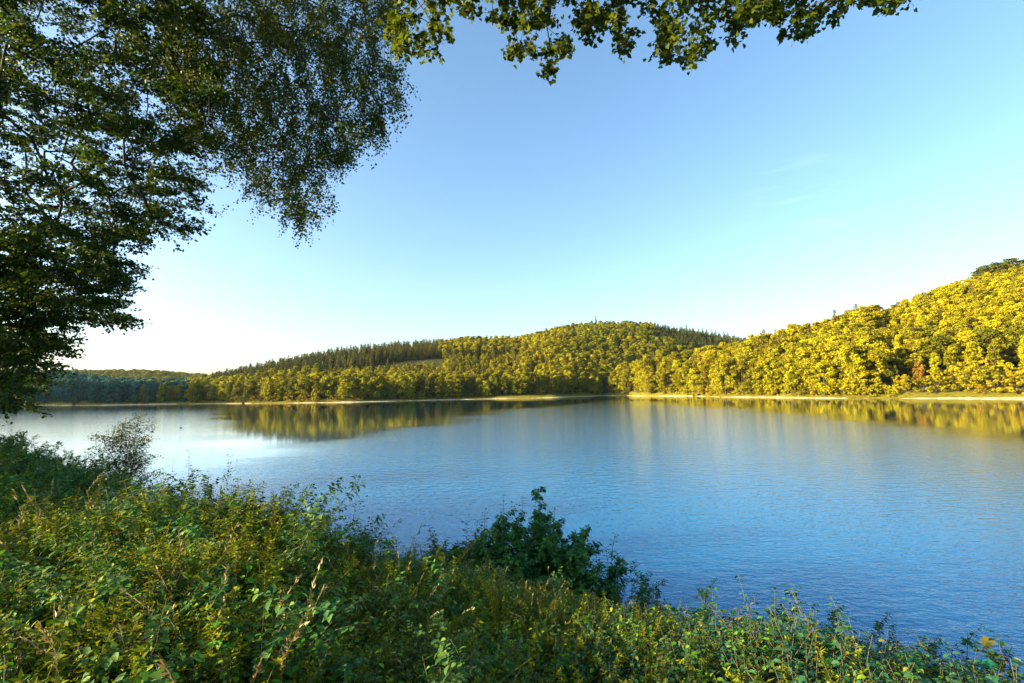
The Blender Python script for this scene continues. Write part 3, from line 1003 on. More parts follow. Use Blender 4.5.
def leaf_stem(bl, bs, p, tpl, n, size, start=.15, pair=True, up=.25, taper=.55, rad=.004, wid=1.0, petiole=.15, ml=0, ms=0, droop=.3):
    """leaves along one stem; pairs turn by a right angle from node to node"""
    s = np.linspace(start, 1, n) + rng.uniform(-.3, .3, n) / n
    s = np.clip(s, 0, 1)
    P, T = along(p, s), tangent(p, s)
    a0 = rng.random() * 6.283
    dirs, Ps, Ts, ss = [], [], [], []
    for k in range(2 if pair else 1):
        a = a0 + (np.arange(n) * (1.571 if pair else 2.4)) + k * math.pi + rng.normal(size=n) * .35
        dirs.append(np.stack([np.cos(a), np.sin(a), np.full(n, 0.0)], -1))
        Ps.append(P); Ts.append(T); ss.append(s)
    D, P, T, s = np.concatenate(dirs), np.concatenate(Ps), np.concatenate(Ts), np.concatenate(ss)
    D = unit(D - T * (D * T).sum(-1, keepdims=True) * .8)
    sz = size * (1 - taper * s ** 1.5) * rng.uniform(.7, 1.2, len(s))
    A = unit(D + T * up + np.array([0, 0, -droop]) * rng.uniform(.2, 1.5, len(s))[:, None] + rng.normal(size=D.shape) * .15)
    N = unit(T * .6 + np.array([0, 0, .8]) + rng.normal(size=D.shape) * .3)
    st = P + A * (sz * petiole)[:, None]
    bl.leaves(tpl, st, A, N, sz, wid, ml)
    if bs is not None:
        if petiole > .3:
            bs.segs(P, st, rad * .4, rad * .3, 3, ms)
        bs.tube(p, np.linspace(rad, rad * .35, len(p)), 4, ms)

def twiggy(bl, bs, p, h, tpl, size, ntw, twl, nl, rad, start=.25, spread=.9, wid=1.0, pair=True, ml=0, ms=0, droop=.3):
    """a woody stem with side twigs, leaves along all of them"""
    bs.tube(p, np.linspace(rad, rad * .25, len(p)), 6, ms)
    for q in range(ntw):
        s = start + (1 - start) * (q + rng.random()) / ntw
        o, t = along(p, np.array([s]))[0], tangent(p, np.array([s]))[0]
        a = q * 2.4 + rng.normal() * .4
        d = unit(np.array([math.cos(a), math.sin(a), 0]) * spread + t * .75 + rng.normal(size=3) * .15)
        l = twl * (1.1 - .6 * s) * rng.uniform(.6, 1.25)
        e = o + d * l
        tp = np.array([o, o + d * l * .5 + [0, 0, .03 * l], e + [0, 0, .02 * l]])
        tp = np.stack([np.interp(np.linspace(0, 1, 5), [0, .5, 1], tp[:, k]) for k in range(3)], -1)
        leaf_stem(bl, bs, tp, tpl, nl, size, .15, pair, .35, .35, rad * .3, wid, .15, ml, ms, droop)
    leaf_stem(bl, None, p, tpl, nl, size, .6, pair, .4, .4, rad * .3, wid, .15, ml, ms, droop)

# undergrowth samples (single meshes, leaves slot 0, stems slot 1)
def sample(fn, mats, seed):
    global rng
    rng = np.random.default_rng(seed)
    b = Build()
    fn(b)
    return b.mesh('undergrowth_plant', mats, smooth=False)

def f_nettle(b):
    for k in range(6):
        p = stem_path(np.array([rng.normal() * .12, rng.normal() * .12, -.05]), rng.uniform(.6, 1.05), .1, rng.random() * 6.28, rng.uniform(0, .25))
        leaf_stem(b, b, p, T_LEAF, 16, rng.uniform(.065, .10), .12, True, .15, .6, .004, 1.15, .2, 0, 1, .45)

def f_bramble(b):
    for k in range(9):
        p = stem_path(np.array([rng.normal() * .15, rng.normal() * .15, -.05]), rng.uniform(.5, .95), .35, rng.random() * 6.28, rng.uniform(.3, .9), 8)
        for j in range(3):
            leaf_stem(b, b if j == 0 else None, p, T_LEAF, 14, .062, .15, False, .2, .35, .004, 1.4, .5, 0, 1, .3)

def f_weed(b):
    for k in range(7):
        p = stem_path(np.array([rng.normal() * .13, rng.normal() * .13, -.05]), rng.uniform(.6, 1.05), .12, rng.random() * 6.28, rng.uniform(.05, .35))
        for j in range(2):
            leaf_stem(b, b if j == 0 else None, p, T_NARROW, 26, .075, .12, True, .5, .5, .003, 1.8, .05, 0, 1, .2)
        if rng.random() < .6:                       # fine plume at the tip
            n = 30
            e = along(p, rng.uniform(.78, 1.0, n))
            b.leaves(T_SMALL, e + rng.normal(size=(n, 3)) * .018, rdir(n) + [0, 0, .5], rdir(n), rng.uniform(.012, .024, n), 1, 0)

def f_grass(b, n=46, h=(.45, .95), mat=0):
    for k in range(n):
        hh = rng.uniform(*h)
        p = stem_path(np.array([rng.normal() * .09, rng.normal() * .09, -.04]), hh, rng.uniform(.05, .4), rng.random() * 6.28, rng.uniform(.1, 1.0), 7, .006)
        w = np.array([1, 1, .95, .85, .65, .4, .08]) * rng.uniform(.003, .0065)
        t = unit(np.gradient(p, axis=0))
        sd = unit(np.cross(t, [0, 0, 1.0]) + 1e-4)
        v = np.concatenate([p - sd * w[:, None], p + sd * w[:, None]])
        q = np.array([(i, i + 1, 8 + i, 7 + i) for i in range(6)])
        b.add(v, [q], mat)

def f_dry(b):
    for k in range(9):
        p = stem_path(np.array([rng.normal() * .15, rng.normal() * .15, -.04]), rng.uniform(.7, 1.25), .1, rng.random() * 6.28, rng.uniform(.0, .45), 8)
        b.tube(p, np.linspace(.0028, .0012, 8), 4, 0)
        n = 26
        s = rng.uniform(.74, 1, n)
        b.leaves(T_NARROW, along(p, s), tangent(p, s) + rng.normal(size=(n, 3)) * .35, rdir(n), rng.uniform(.02, .045, n), 1.6, 0)
    f_grass(b, 16, (.4, .8), 0)

def f_bigleaf(b):
    for k in range(8):
        a = rng.random() * 6.28
        p = stem_path(np.array([rng.normal() * .1, rng.normal() * .1, -.05]), rng.uniform(.4, .8), .3, a, rng.uniform(.1, .4), 6)
        b.tube(p, np.linspace(.008, .005, 6), 5, 1)
        d = np.array([[math.cos(a), math.sin(a), rng.uniform(-.45, .05)]])
        b.leaves(T_ROUND, p[-1:] - d * .05, d, np.array([[rng.normal() * .2, rng.normal() * .2, 1]]), rng.uniform(.11, .20), 1.0, 0)

def f_white(b):
    for k in range(4):
        p = stem_path(np.array([rng.normal() * .1, rng.normal() * .1, -.05]), rng.uniform(.8, 1.15), .08, rng.random() * 6.28, .1)
        leaf_stem(b, b, p, T_LEAF, 9, .09, .1, True, .3, .5, .0035, .8, .1, 1, 1)
        for j in range(5):
            c = p[-1] + np.array([rng.normal() * .05, rng.normal() * .05, rng.uniform(-.05, .05)])
            b.segs(p[-2:-1], c[None], .0015, .001, 3, 1)
            n = 26
            b.leaves(T_SMALL, c + rng.normal(size=(n, 3)) * [.028, .028, .008], rdir(n), np.array([[0, 0, 1.]]) + rng.normal(size=(n, 3)) * .3, .016, 1.3, 0)

def f_lowshrub(b):
    for k in range(9):
        a = rng.random() * 6.28
        p = stem_path(np.array([rng.normal() * .1, rng.normal() * .1, -.05]), rng.uniform(.9, 1.5), .3, a, rng.uniform(.0, .4), 7)
        twiggy(b, b, p, 1, T_LEAF, .065, 11, .42, 7, .009, .2, .9, 1.2, True, 0, 1)

U = {
    'nettle': [sample(f_nettle, [M_NETTLE, M_TWIG], 500 + k) for k in range(4)],
    'bramble': [sample(f_bramble, [M_NETTLE if k % 2 else M_TEAL, M_TWIG], 510 + k) for k in range(6)],
    'weed': [sample(f_weed, [M_WEED, M_TWIG], 520 + k) for k in range(5)],
    'grass': [sample(f_grass, [M_GRASS], 530 + k) for k in range(4)],
    'dry': [sample(f_dry, [M_DRY], 540 + k) for k in range(3)],
    'big': [sample(f_bigleaf, [M_BIG, M_TWIG], 550 + k) for k in range(3)],
    'white': [sample(f_white, [M_WHITE, M_NETTLE], 560 + k) for k in range(2)],
    'shaded_nettle': [sample(f_nettle, [M_SHADETEAL, M_TWIG], 580 + k) for k in range(3)],
    'shaded_bramble': [sample(f_bramble, [M_SHADETEAL, M_TWIG], 590 + k) for k in range(3)],
    'shrub': [sample(f_lowshrub, [M_SHRUB, M_TWIG], 570 + k) for k in range(3)],
}
rng = np.random.default_rng(7)
KEYS = list(U)
OFFSET, flat = {}, []
for k in KEYS:
    OFFSET[k] = len(flat)
    flat += U[k]

N_ = 26000
az = rng.uniform(R(-56), R(56), N_)
r = np.exp(rng.uniform(math.log(1.7), math.log(95), N_))
x, y = r * np.sin(az), r * np.cos(az)
d = near_d(x, y)
ok = (d > -.15) & (d < 16) & (y > .9)
x, y, d, r = x[ok], y[ok], d[ok], r[ok]
px = frame_col(x, y)
patch = fbm(x * .35, y * .35, 77) + .25 * rng.normal(size=len(x))
kinds = []
for i in range(len(x)):
    q = rng.random()
    if px[i] > 590 and r[i] > 2.3 + (px[i] < 720) * 1.2:
        w = dict(big=.14, bramble=.10, nettle=.08, shaded_bramble=.34, shaded_nettle=.34, weed=.02, grass=.02)
    elif r[i] < 6.5:
        w = dict(grass=.16, weed=.32, dry=.008, nettle=.26, bramble=.22, shrub=.03) if px[i] < 560 else dict(grass=.12, weed=.16, shaded_bramble=.26, shaded_nettle=.24, bramble=.12, nettle=.10)
    elif r[i] < 16:
        w = dict(nettle=.38, bramble=.38, weed=.14, grass=.02, shrub=.08, white=.002)
    else:
        w = dict(nettle=.26, bramble=.32, shrub=.26, weed=.16)
    if patch[i] > .25 and r[i] < 14 and 'weed' in w:
        w['weed'] *= 2.2
    if patch[i] < -.25:
        w['bramble'] = w.get('bramble', 0) * 2
    tot = sum(w.values())
    acc = 0
    for kk, v in w.items():
        acc += v / tot
        if q <= acc:
            break
    kinds.append(kk)
kinds = np.array(kinds)
z = height(x, y)
sc = rng.uniform(.65, 1.1, len(x)) * np.where(r < 4, .56, np.where(r < 8, .70, 1.0)) * np.clip(1 + .75 * fbm(x * .55, y * .55, 91), .55, 1.5) * (1 + .012 * np.minimum(r, 45))
sc = np.where(kinds == 'shrub', sc * .8, sc) * np.where(px > 890, .95, np.where(px > 720, 1.15, np.where(px > 630, .95, np.where(px > 380, np.where(r < 7, 1.0, .50), np.where(px > 280, .85, 1.0)))))
for nm, ks, lab in (('grass', ('grass', 'dry'), 'olive grass tufts and dry straw covering the near bank'), ('undergrowth', ('nettle', 'bramble', 'weed', 'big', 'white', 'shrub', 'shaded_nettle', 'shaded_bramble'), 'tangled green weeds covering the near bank')):
    sel = np.isin(kinds, ks)
    protos = sum([U[k] for k in ks], [])
    base, o_ = {}, 0
    for k in ks:
        base[k] = o_
        o_ += len(U[k])
    n = int(sel.sum())
    idx = np.array([base[k] + rng.integers(len(U[k])) for k in kinds[sel]])
    rot = np.stack([rng.normal(size=n) * .10, rng.normal(size=n) * .10, rng.uniform(0, 6.28, n)], -1)
    scatter(nm, protos, np.stack([x[sel], y[sel], z[sel]], -1), rot, np.repeat(sc[sel][:, None], 3, 1), idx, lab)
print('undergrowth', len(x))

# ------------------------------------------------------------------ single plants of the near bank
def plant_obj(name, label, cat, px, Y, ytop, builder, leaf, stem, group=None, sink=0.0):
    """builder(leaves, stems, h) works in metres about the base"""
    ray = unproject(np.array(px), np.array(ytop), np.array(1.0)) - EYE
    tip = EYE + ray * (Y / ray[1])
    x = float(tip[0])
    z = ground_at(x, Y)
    h = float(tip[2]) - z
    bl, bs = Build(), Build()
    builder(bl, bs, h)
    o = thing(name, label, cat, (x, Y, z - sink), group)
    link('stem', bs.mesh('stem', [stem]), o)
    link('foliage', bl.mesh('foliage', leaf if isinstance(leaf, list) else [leaf], smooth=False), o)
    return o

def g_tree(bl, bs, h):            # small airy tree with layered sprays
    for k in range(5):
        p = stem_path(np.array([rng.normal() * .12, rng.normal() * .12, -.2]), h * rng.uniform(.8, 1.0), .02 + .045 * k * .6, k * 1.3, rng.uniform(.0, .16), 9, .012)
        bs.tube(p, np.linspace(.045, .008, 9), 6)
        for q in range(24):
            s = .28 + .72 * (q + rng.random()) / 24
            o, a = along(p, np.array([s]))[0], q * 2.4 + rng.normal() * .5
            l = h * .25 * (1.05 - .62 * s) * rng.uniform(.6, 1.3)
            e = o + np.array([math.cos(a) * l, math.sin(a) * l, l * rng.uniform(-.05, .75)])
            bs.tube(np.array([o, (o + e) / 2 + [0, 0, .04], e]), [.012, .008, .004], 4)
            n = int(72 * l)
            P = o + (e - o) * (rng.uniform(.3, 1.08, n) ** .8)[:, None] + rng.normal(size=(n, 3)) * [.18, .18, .13]
            bl.leaves(T_LEAF, P, rdir(n) * [1, 1, .4], np.array([[0, 0, 1.]]) + rng.normal(size=(n, 3)) * .4, rng.uniform(.07, .13, n), 1.2)

def g_shoots(n, size, per, spread, lean=.1, tpl=T_LEAF, wid=1.2, pair=False, rad=.007):
    def f(bl, bs, h):
        for k in range(n):
            a = rng.random() * 6.28
            b0 = np.array([math.cos(a), math.sin(a), 0]) * rng.random() * spread + [0, 0, -.1]
            p = stem_path(b0, (h + .1) * (1.0 if k == 0 else rng.uniform(.6, .97)), lean * rng.random(), a, rng.uniform(0, .12), 9, .008)
            leaf_stem(bl, bs, p, tpl, per, size, .12, pair, .4, .45, rad, wid, .35, 0, 0, .25)
            for q in range(4):
                s = rng.uniform(.35, .8)
                o, t = along(p, np.array([s]))[0], tangent(p, np.array([s]))[0]
                aa = rng.random() * 6.28
                dd = unit(np.array([math.cos(aa), math.sin(aa), 0]) * .6 + t)
                l = h * .18 * rng.uniform(.6, 1.2)
                pp = np.array([o + dd * l * w for w in np.linspace(0, 1, 5)])
                leaf_stem(bl, bs, pp, tpl, max(4, per // 3), size * .85, .2, pair, .4, .3, rad * .5, wid, .3, 0, 0, .25)
    return f

def g_bush(n, width, size, ntw=16, twl=.3, nl=8, tpl=T_LEAF, wid=1.1, rad=.014, start=.12, droop=.3):
    def f(bl, bs, h):
        for k in range(n):
            a = k * 2.4 + rng.normal() * .3
            f_ = math.sqrt((k + .5) / n)
            hh = h * (1.0 if k == 0 else rng.uniform(.74, .98) * (1 - .16 * f_))
            p = stem_path(np.array([math.cos(a), math.sin(a), 0]) * .12 * width + [0, 0, -.15], hh + .15, .75 * f_ * width / max(hh, .3), a, .15 * f_, 8, .012)
            twiggy(bl, bs, p, hh, tpl, size, ntw, twl * h, nl, rad, start, .8, wid, True, 0, 0, droop)
    return f

rng = np.random.default_rng(21)
for px_, yt, Y_, lab in ((6, 432, 15, 'dark leafy shrub at the left edge under the beech boughs'), (40, 441, 16, 'shrub right of the dark shrub at the left edge'), (72, 447, 18, 'shrub between the left edge and the small airy tree'),
                         (95, 456, 20, 'shrub just left of the small airy tree'), (20, 470, 11, 'shrub low at the left edge below the dark leafy shrub')):
    plant_obj('shrub', lab, 'shrub', px_, Y_, yt, g_bush(12, 1.5, .09, 14, .2, 8), M_SHRUB if px_ < 50 else M_NETTLE, M_DARKBARK, 'shrubs at the left edge of the bank')
plant_obj('small_tree', 'small airy olive green tree standing alone on the left bank against the water', 'tree', 129, 30, 405, g_tree, M_OLIVELEAF, M_DARKBARK)
for i, (px_, yt, Y_, lab) in enumerate([(214, 440, 20, 'tallest thin leafy shoot right of the small airy tree'), (196, 446, 20.5, 'thin leafy shoot close left of the tallest shoot'),
                                         (178, 458, 20, 'short thin shoot beside the foot of the small airy tree'), (231, 476, 18, 'short leafy shoot below the tallest thin shoot'), (247, 480, 17, 'small upright shoot at the right end of the thin shoots')]):
    plant_obj('sapling', lab, 'sapling', px_, Y_, yt, g_shoots(3, .13, 30, .2, .12), M_BROWNLEAF if i < 3 else M_SHRUB, M_DARKBARK, 'thin shoots on the left bank')
plant_obj('shrub', 'rounded dark green shrub at the top of the bank left of the slender sapling', 'shrub', 288, 16, 484, g_bush(7, 1.0, .08, 11, .24, 7), M_SHRUB, M_DARKBARK)
plant_obj('shrub', 'low bronze tipped shrub just right of the rounded dark shrub', 'shrub', 312, 15.5, 492, g_bush(5, .8, .08, 9, .24, 6), M_BROWNLEAF, M_DARKBARK)
plant_obj('sapling', 'slender sapling with dark oval leaves leaning over the water', 'sapling', 344, 13.5, 486, g_shoots(3, .15, 15, .2, .1), M_SHRUB, M_DARKBARK)
plant_obj('sapling', 'shorter sapling right of the slender leaning sapling', 'sapling', 366, 13, 505, g_shoots(3, .13, 12, .2, .1), M_SHRUB, M_DARKBARK)
plant_obj('shrub', 'bright green mound of shrub between the slender sapling and the central bush', 'shrub', 395, 12, 540, g_bush(8, 1.0, .06, 10, .22, 7), M_NETTLE, M_DARKBARK)
plant_obj('sapling', 'sapling with reddening leaf tips left of the central bush', 'sapling', 460, 9.2, 514, g_shoots(7, .13, 34, .35, .10, pair=True), M_RED, M_DARKBARK)
plant_obj('sapling', 'second reddening sapling between the first one and the central bush', 'sapling', 478, 9.4, 510, g_shoots(6, .12, 34, .3, .08, pair=True), M_RED, M_DARKBARK)
plant_obj('shrub', 'tall dark green central bush with upright pointed shoots over the water', 'shrub', 522, 9.6, 488, g_bush(34, 1.35, .10, 30, .15, 14, rad=.016, wid=1.3), M_SHRUB, M_DARKBARK)
plant_obj('shrub', 'dark bush forming the right shoulder of the central bush', 'shrub', 566, 9.0, 526, g_bush(16, .9, .095, 22, .18, 12, wid=1.3), M_SHRUB, M_DARKBARK)
plant_obj('shrub', 'leafy bush on the left side of the tall central bush', 'shrub', 490, 9.0, 512, g_bush(15, .9, .095, 22, .18, 12, wid=1.3), M_SHRUB, M_DARKBARK)
for px_, yt, w_, lab in ((446, 548, .9, 'low green shrub left of the reddening saplings'), (425, 556, .9, 'low green shrub between the bright mound and the reddening saplings'), (604, 556, .8, 'green shrub at the right foot of the central bush'),
                         (628, 572, .8, 'green shrub between the central bush and the big leaved plants'), (470, 548, .9, 'green shrub at the left foot of the central bush')):
    plant_obj('shrub', lab, 'shrub', px_, 9.0, yt, g_bush(16, w_, .085, 18, .2, 10, wid=1.2), M_TEAL if px_ > 600 else M_NETTLE, M_TWIG)
for px_, yt in ((498, 492), (514, 497), (534, 488), (548, 506), (598, 528), (610, 545)):
    plant_obj('sapling', 'upright pointed shoot rising above the central bush', 'sapling', px_, 9.5, yt, g_shoots(3, .11, 40, .15, .05, pair=True), M_SHRUB, M_DARKBARK, 'pointed shoots of the central bush')
plant_obj('shrub', 'grey green bush with pale leaves in front of the central bush', 'shrub', 487, 7.0, 566, g_bush(16, .85, .075, 18, .2, 11, wid=1.1), M_PALE, M_TWIG)
plant_obj('shrub', 'smaller grey green bush below the right side of the central bush', 'shrub', 535, 6.8, 578, g_bush(14, .7, .075, 16, .22, 10), M_PALE, M_TWIG)

def g_butterbur(n, size):
    def f(bl, bs, h):
        for k in range(n):
            a = k * 2.4
            q = rng.uniform(.55, 1.0)
            p = stem_path(np.array([rng.normal() * .12, rng.normal() * .12, -.1]), (h + .1) * q, .35 * rng.random(), a, rng.uniform(.05, .35), 6, .01)
            bs.tube(p, np.linspace(.009, .005, 6), 5)
            d_ = np.array([[math.cos(a), math.sin(a), rng.uniform(-.55, .0)]])
            bl.leaves(T_ROUND, p[-1:] - d_ * .06, d_, np.array([[rng.normal() * .2, rng.normal() * .2, 1]]), size * rng.uniform(.7, 1.25), 1.05)
    return f
for px_, yt, Y_, lab in ((627, 590, 6.2, 'leftmost plant with big rounded teal green leaves right of the central bush'), (655, 612, 5.6, 'plant with big rounded leaves behind the cream grass heads'),
                         (688, 636, 4.9, 'low plant with big teal leaves at the cream grass heads'), (722, 618, 5.4, 'plant with big rounded leaves right of the cream grass heads'),
                         (752, 606, 5.8, 'plant with tall nodding big leaves at the middle of the right bank'), (735, 655, 4.4, 'big leaved plant at the bottom edge right of the cream grass heads'),
                         (640, 655, 4.4, 'big leaved plant at the bottom edge left of the cream grass heads'), (800, 652, 4.6, 'big leaved plant low at the bottom edge of the right bank'),
                         (850, 662, 4.5, 'rightmost big leaved plant at the bottom edge')):
    plant_obj('butterbur', lab, 'leafy plant', px_, Y_, yt, g_butterbur(22, .17), M_BIG, M_TWIG, 'big leaved plants on the right bank')
for px_, yt, Y_, n_, lab in ((640, 578, 7.0, 6, 'green bush close to the right of the central bush'), (692, 586, 6.6, 8, 'yellowish green bush above the big leaved plants'), (770, 604, 6.2, 8, 'dense green bush at the middle of the right bank'),
                             (812, 606, 6.2, 8, 'bush with pointed shoots on the right bank'), (855, 616, 6.0, 8, 'rounded bush on the right bank below the open water'), (900, 640, 5.8, 7, 'low bush at the dip of the right bank'),
                             (938, 622, 5.8, 6, 'bush with two thin upright shoots near the right edge'), (975, 645, 5.4, 7, 'low spreading bush near the right edge'), (1015, 662, 5.0, 7, 'low bush in the bottom right corner')):
    plant_obj('shrub', lab, 'shrub', px_, Y_, yt, g_bush(n_ + 5, .75, .055, 14, .24, 9, wid=1.2), M_SHADETEAL if px_ != 692 else M_NETTLE, M_TWIG, 'bushes on the right bank')

def g_twig(bl, bs, h):
    p = stem_path(np.array([0, 0, -.1]), h + .1, .0, 2.9, .10, 8, .01)
    bs.tube(p, np.linspace(.008, .003, 8), 5)
    n = 7
    s = np.linspace(.72, 1, n)
    a = 3.3 + rng.normal(size=n) * .8
    D = np.stack([np.cos(a), np.sin(a), rng.uniform(-.5, .2, n)], -1)
    P = along(p, s) + D * .04
    bs.segs(along(p, s), P, .002, .0015, 3)
    bl.leaves(T_LEAF, P, D, np.array([[0, 0, 1.]]) + rng.normal(size=(n, 3)) * .4, rng.uniform(.09, .13, n), 1.5)
plant_obj('sapling', 'single twig with a few large dark leaves at the right edge over the water', 'sapling', 1018, 4.6, 632, g_twig, M_BROWNLEAF, M_DARKBARK)

def g_seedhead(bl, bs, h):
    p = stem_path(np.array([0, 0, -.05]), h + .05, .05, rng.uniform(-.5, .5), .25, 9, .006)
    bs.tube(p, np.linspace(.004, .002, 9), 5)
    n = 110
    s = .72 + .28 * rng.random(n)
    bl.leaves(T_NARROW, along(p, s), tangent(p, s) + rng.normal(size=(n, 3)) * .28, rdir(n), rng.uniform(.02, .04, n), 1.6)
M_CREAM = leaf_mat('cream_seed_heads', [(0, (.42, .34, .16)), (1, (.66, .56, .32))], trans=.2, obj_val=.1)
plant_obj('seed_head', 'tall cream grass head bending right among the big leaves', 'grass head', 682, 4.0, 615, g_seedhead, M_CREAM, M_CREAM)
plant_obj('seed_head', 'short cream grass head below left of the tall bending one', 'grass head', 659, 3.6, 645, g_seedhead, M_CREAM, M_CREAM)

def g_plume(bl, bs, h):
    p = stem_path(np.array([0, 0, -.05]), h + .05, .05, 0, .2, 9, .006)
    leaf_stem(bl, bs, p, T_NARROW, 22, .08, .1, True, .4, .5, .004, 1.6, .05)
    n = 200
    s = .74 + .26 * rng.random(n)
    bl.leaves(T_SMALL, along(p, s) + rng.normal(size=(n, 3)) * .028, rdir(n), rdir(n), rng.uniform(.014, .028, n), 1, 1)
plant_obj('flowering_plant', 'plant with a feathery cream plume at the middle of the left bank', 'wild flower', 101, 6.0, 500, g_plume, [M_WEED, M_CREAM], M_TWIG)
plant_obj('flowering_plant', 'plant with a shorter feathery plume left of the tall cream plume', 'wild flower', 84, 5.6, 516, g_plume, [M_WEED, M_CREAM], M_TWIG)
plant_obj('flowering_plant', 'dry pale plume right of the cream plumes', 'wild flower', 150, 5.0, 538, g_plume, [M_WEED, M_DRY], M_TWIG)

def g_umbel(bl, bs, h):
    for k in range(8):
        p = stem_path(np.array([rng.normal() * .12, rng.normal() * .12, -.05]), (h + .05) * rng.uniform(.8, 1), .1, rng.random() * 6.28, .12, 8, .01)
        leaf_stem(bl, bs, p, T_LEAF, 9, .10, .1, True, .3, .5, .004, .9, .1)
        for j in range(6):
            c = p[-1] + np.array([rng.normal() * .05, rng.normal() * .05, rng.uniform(-.02, .06)])
            bs.segs(p[-2:-1], c[None], .0018, .0012, 3)
            n = 44
            bl.leaves(T_SMALL, c + rng.normal(size=(n, 3)) * [.026, .026, .010], rdir(n), np.array([[0, 0, 1.]]) + rng.normal(size=(n, 3)) * .35, rng.uniform(.018, .03, n), 1.4, 1)
for px_, yt, Y_, lab in ((132, 484, 8.5, 'highest white flowered plant on the left bank'), (122, 494, 7.8, 'white flowered plant left of and below the highest one'), (147, 497, 7.8, 'white flowered plant right of and below the highest one'),
                         (66, 478, 9.5, 'white flowered plant farthest left on the bank')):
    plant_obj('flowering_plant', lab, 'wild flower', px_, Y_, yt, g_umbel, [M_NETTLE, M_WHITE], M_TWIG, 'white flowered plants on the left bank')
for px_, yt, Y_, lab in ((552, 606, 5.2, 'plant with a flat yellow flower cluster below the central bush'), (578, 600, 5.4, 'yellow flowered plant right of and above the other yellow cluster')):
    plant_obj('flowering_plant', lab, 'wild flower', px_, Y_, yt, g_umbel, [M_WEED, M_YELLOW], M_TWIG, 'yellow flowered plants below the central bush')

# ------------------------------------------------------------------ trees overhanging from the left and above
def inside(poly, x, y):
    c = np.zeros(x.shape, bool)
    n = len(poly)
    for i in range(n):
        (x0, y0), (x1, y1) = poly[i], poly[i - 1]
        hit = ((y0 > y) != (y1 > y)) & (x < (x1 - x0) * (y - y0) / (y1 - y0 + 1e-9) + x0)
        c ^= hit
    return c

def fill(poly, n, d0, d1):
    poly = np.array(poly, float)
    lo, hi = poly.min(0), poly.max(0)
    out = []
    while sum(map(len, out)) < n:
        q = rng.uniform(lo, hi, (n * 3, 2))
        out.append(q[inside(poly, q[:, 0], q[:, 1])])
    q = np.concatenate(out)[:n]
    return unproject(q[:, 0], q[:, 1], rng.uniform(d0, d1, n))

def grow(trunk, limbs, tips):
    """joins every tip to the nearest wood so far, shorter ways to the root preferred"""
    nodes, parent, cost = [], [], []
    def push(p, par):
        nodes.append(np.array(p, float)); parent.append(par)
        cost.append(0 if par < 0 else cost[par] + np.linalg.norm(nodes[par] - p))
        return len(nodes) - 1
    last = -1
    tr = []
    for p in trunk:
        last = push(p, last); tr.append(last)
    for at, pts in limbs:
        last = tr[at]
        for p in pts:
            a = nodes[last].copy()
            k = max(2, int(np.linalg.norm(np.array(p) - a) / .7))
            for j in range(1, k + 1):
                last = push(a + (np.array(p) - a) * j / k + rng.normal(size=3) * .05, last)
    root = np.array(limbs[0][1][0])
    order = np.argsort(np.linalg.norm(tips - root, axis=1))
    cap = len(nodes) + len(tips) * 3 + 10
    arr, cs = np.zeros((cap, 3)), np.zeros(cap)
    n0 = len(nodes)
    arr[:n0], cs[:n0] = nodes, cost
    ends = []
    first = len(trunk)
    for i in order:
        p = tips[i]
        nn = len(nodes)
        dist = np.linalg.norm(arr[first:nn] - p, axis=1)
        j = first + int(np.argmin(dist + .12 * cs[first:nn]))
        dj = np.linalg.norm(arr[j] - p)
        if dj > .5:
            mid = (arr[j] + p) / 2 + rng.normal(size=3) * .06 * dj + np.array([0, 0, .05 * dj])
            j = push(mid, j); arr[j], cs[j] = mid, cost[j]
        k = push(p, j); arr[k], cs[k] = p, cost[k]
        ends.append(k)
    return np.array(nodes), np.array(parent), ends, len(trunk)

def canopy_tree(name, label, trunk, trunk_r, limbs, tips, leaf, tpl, bark, spray, twig_r=.0035, expo=.42):
    nodes, parent, ends, nt_ = grow(trunk, limbs, tips)
    n = len(nodes)
    cnt = np.zeros(n)
    for e in ends:
        cnt[e] += 1
    for i in range(n - 1, 0, -1):
        cnt[parent[i]] += cnt[i]
    rad = np.maximum(twig_r, twig_r * np.maximum(cnt, 1) ** expo)
    base = np.array(trunk[0])
    o = thing(name, label, 'tree', tuple(base))
    tb = Build()
    tb.tube(np.array(trunk) - base, trunk_r, 12, 0, .03)
    link('trunk', tb.mesh('trunk', [bark]), o)
    lb = Build()
    ids = np.arange(nt_, n)
    pr = rad[parent[ids]]
    pr = np.where(parent[ids] < nt_, rad[ids], np.minimum(pr, rad[ids] * 1.6 + .002))
    lb.segs(nodes[parent[ids]] - base, nodes[ids] - base, pr, rad[ids], 6)
    cb = Build()
    P, A, N, S, W = spray(nodes, parent, ends, lb, base)
    cb.leaves(tpl, P - base, A, N, S, W)
    link('branches', lb.mesh('branches', [bark]), o)
    link('crown', cb.mesh('crown', [leaf], smooth=False), o)
    return o

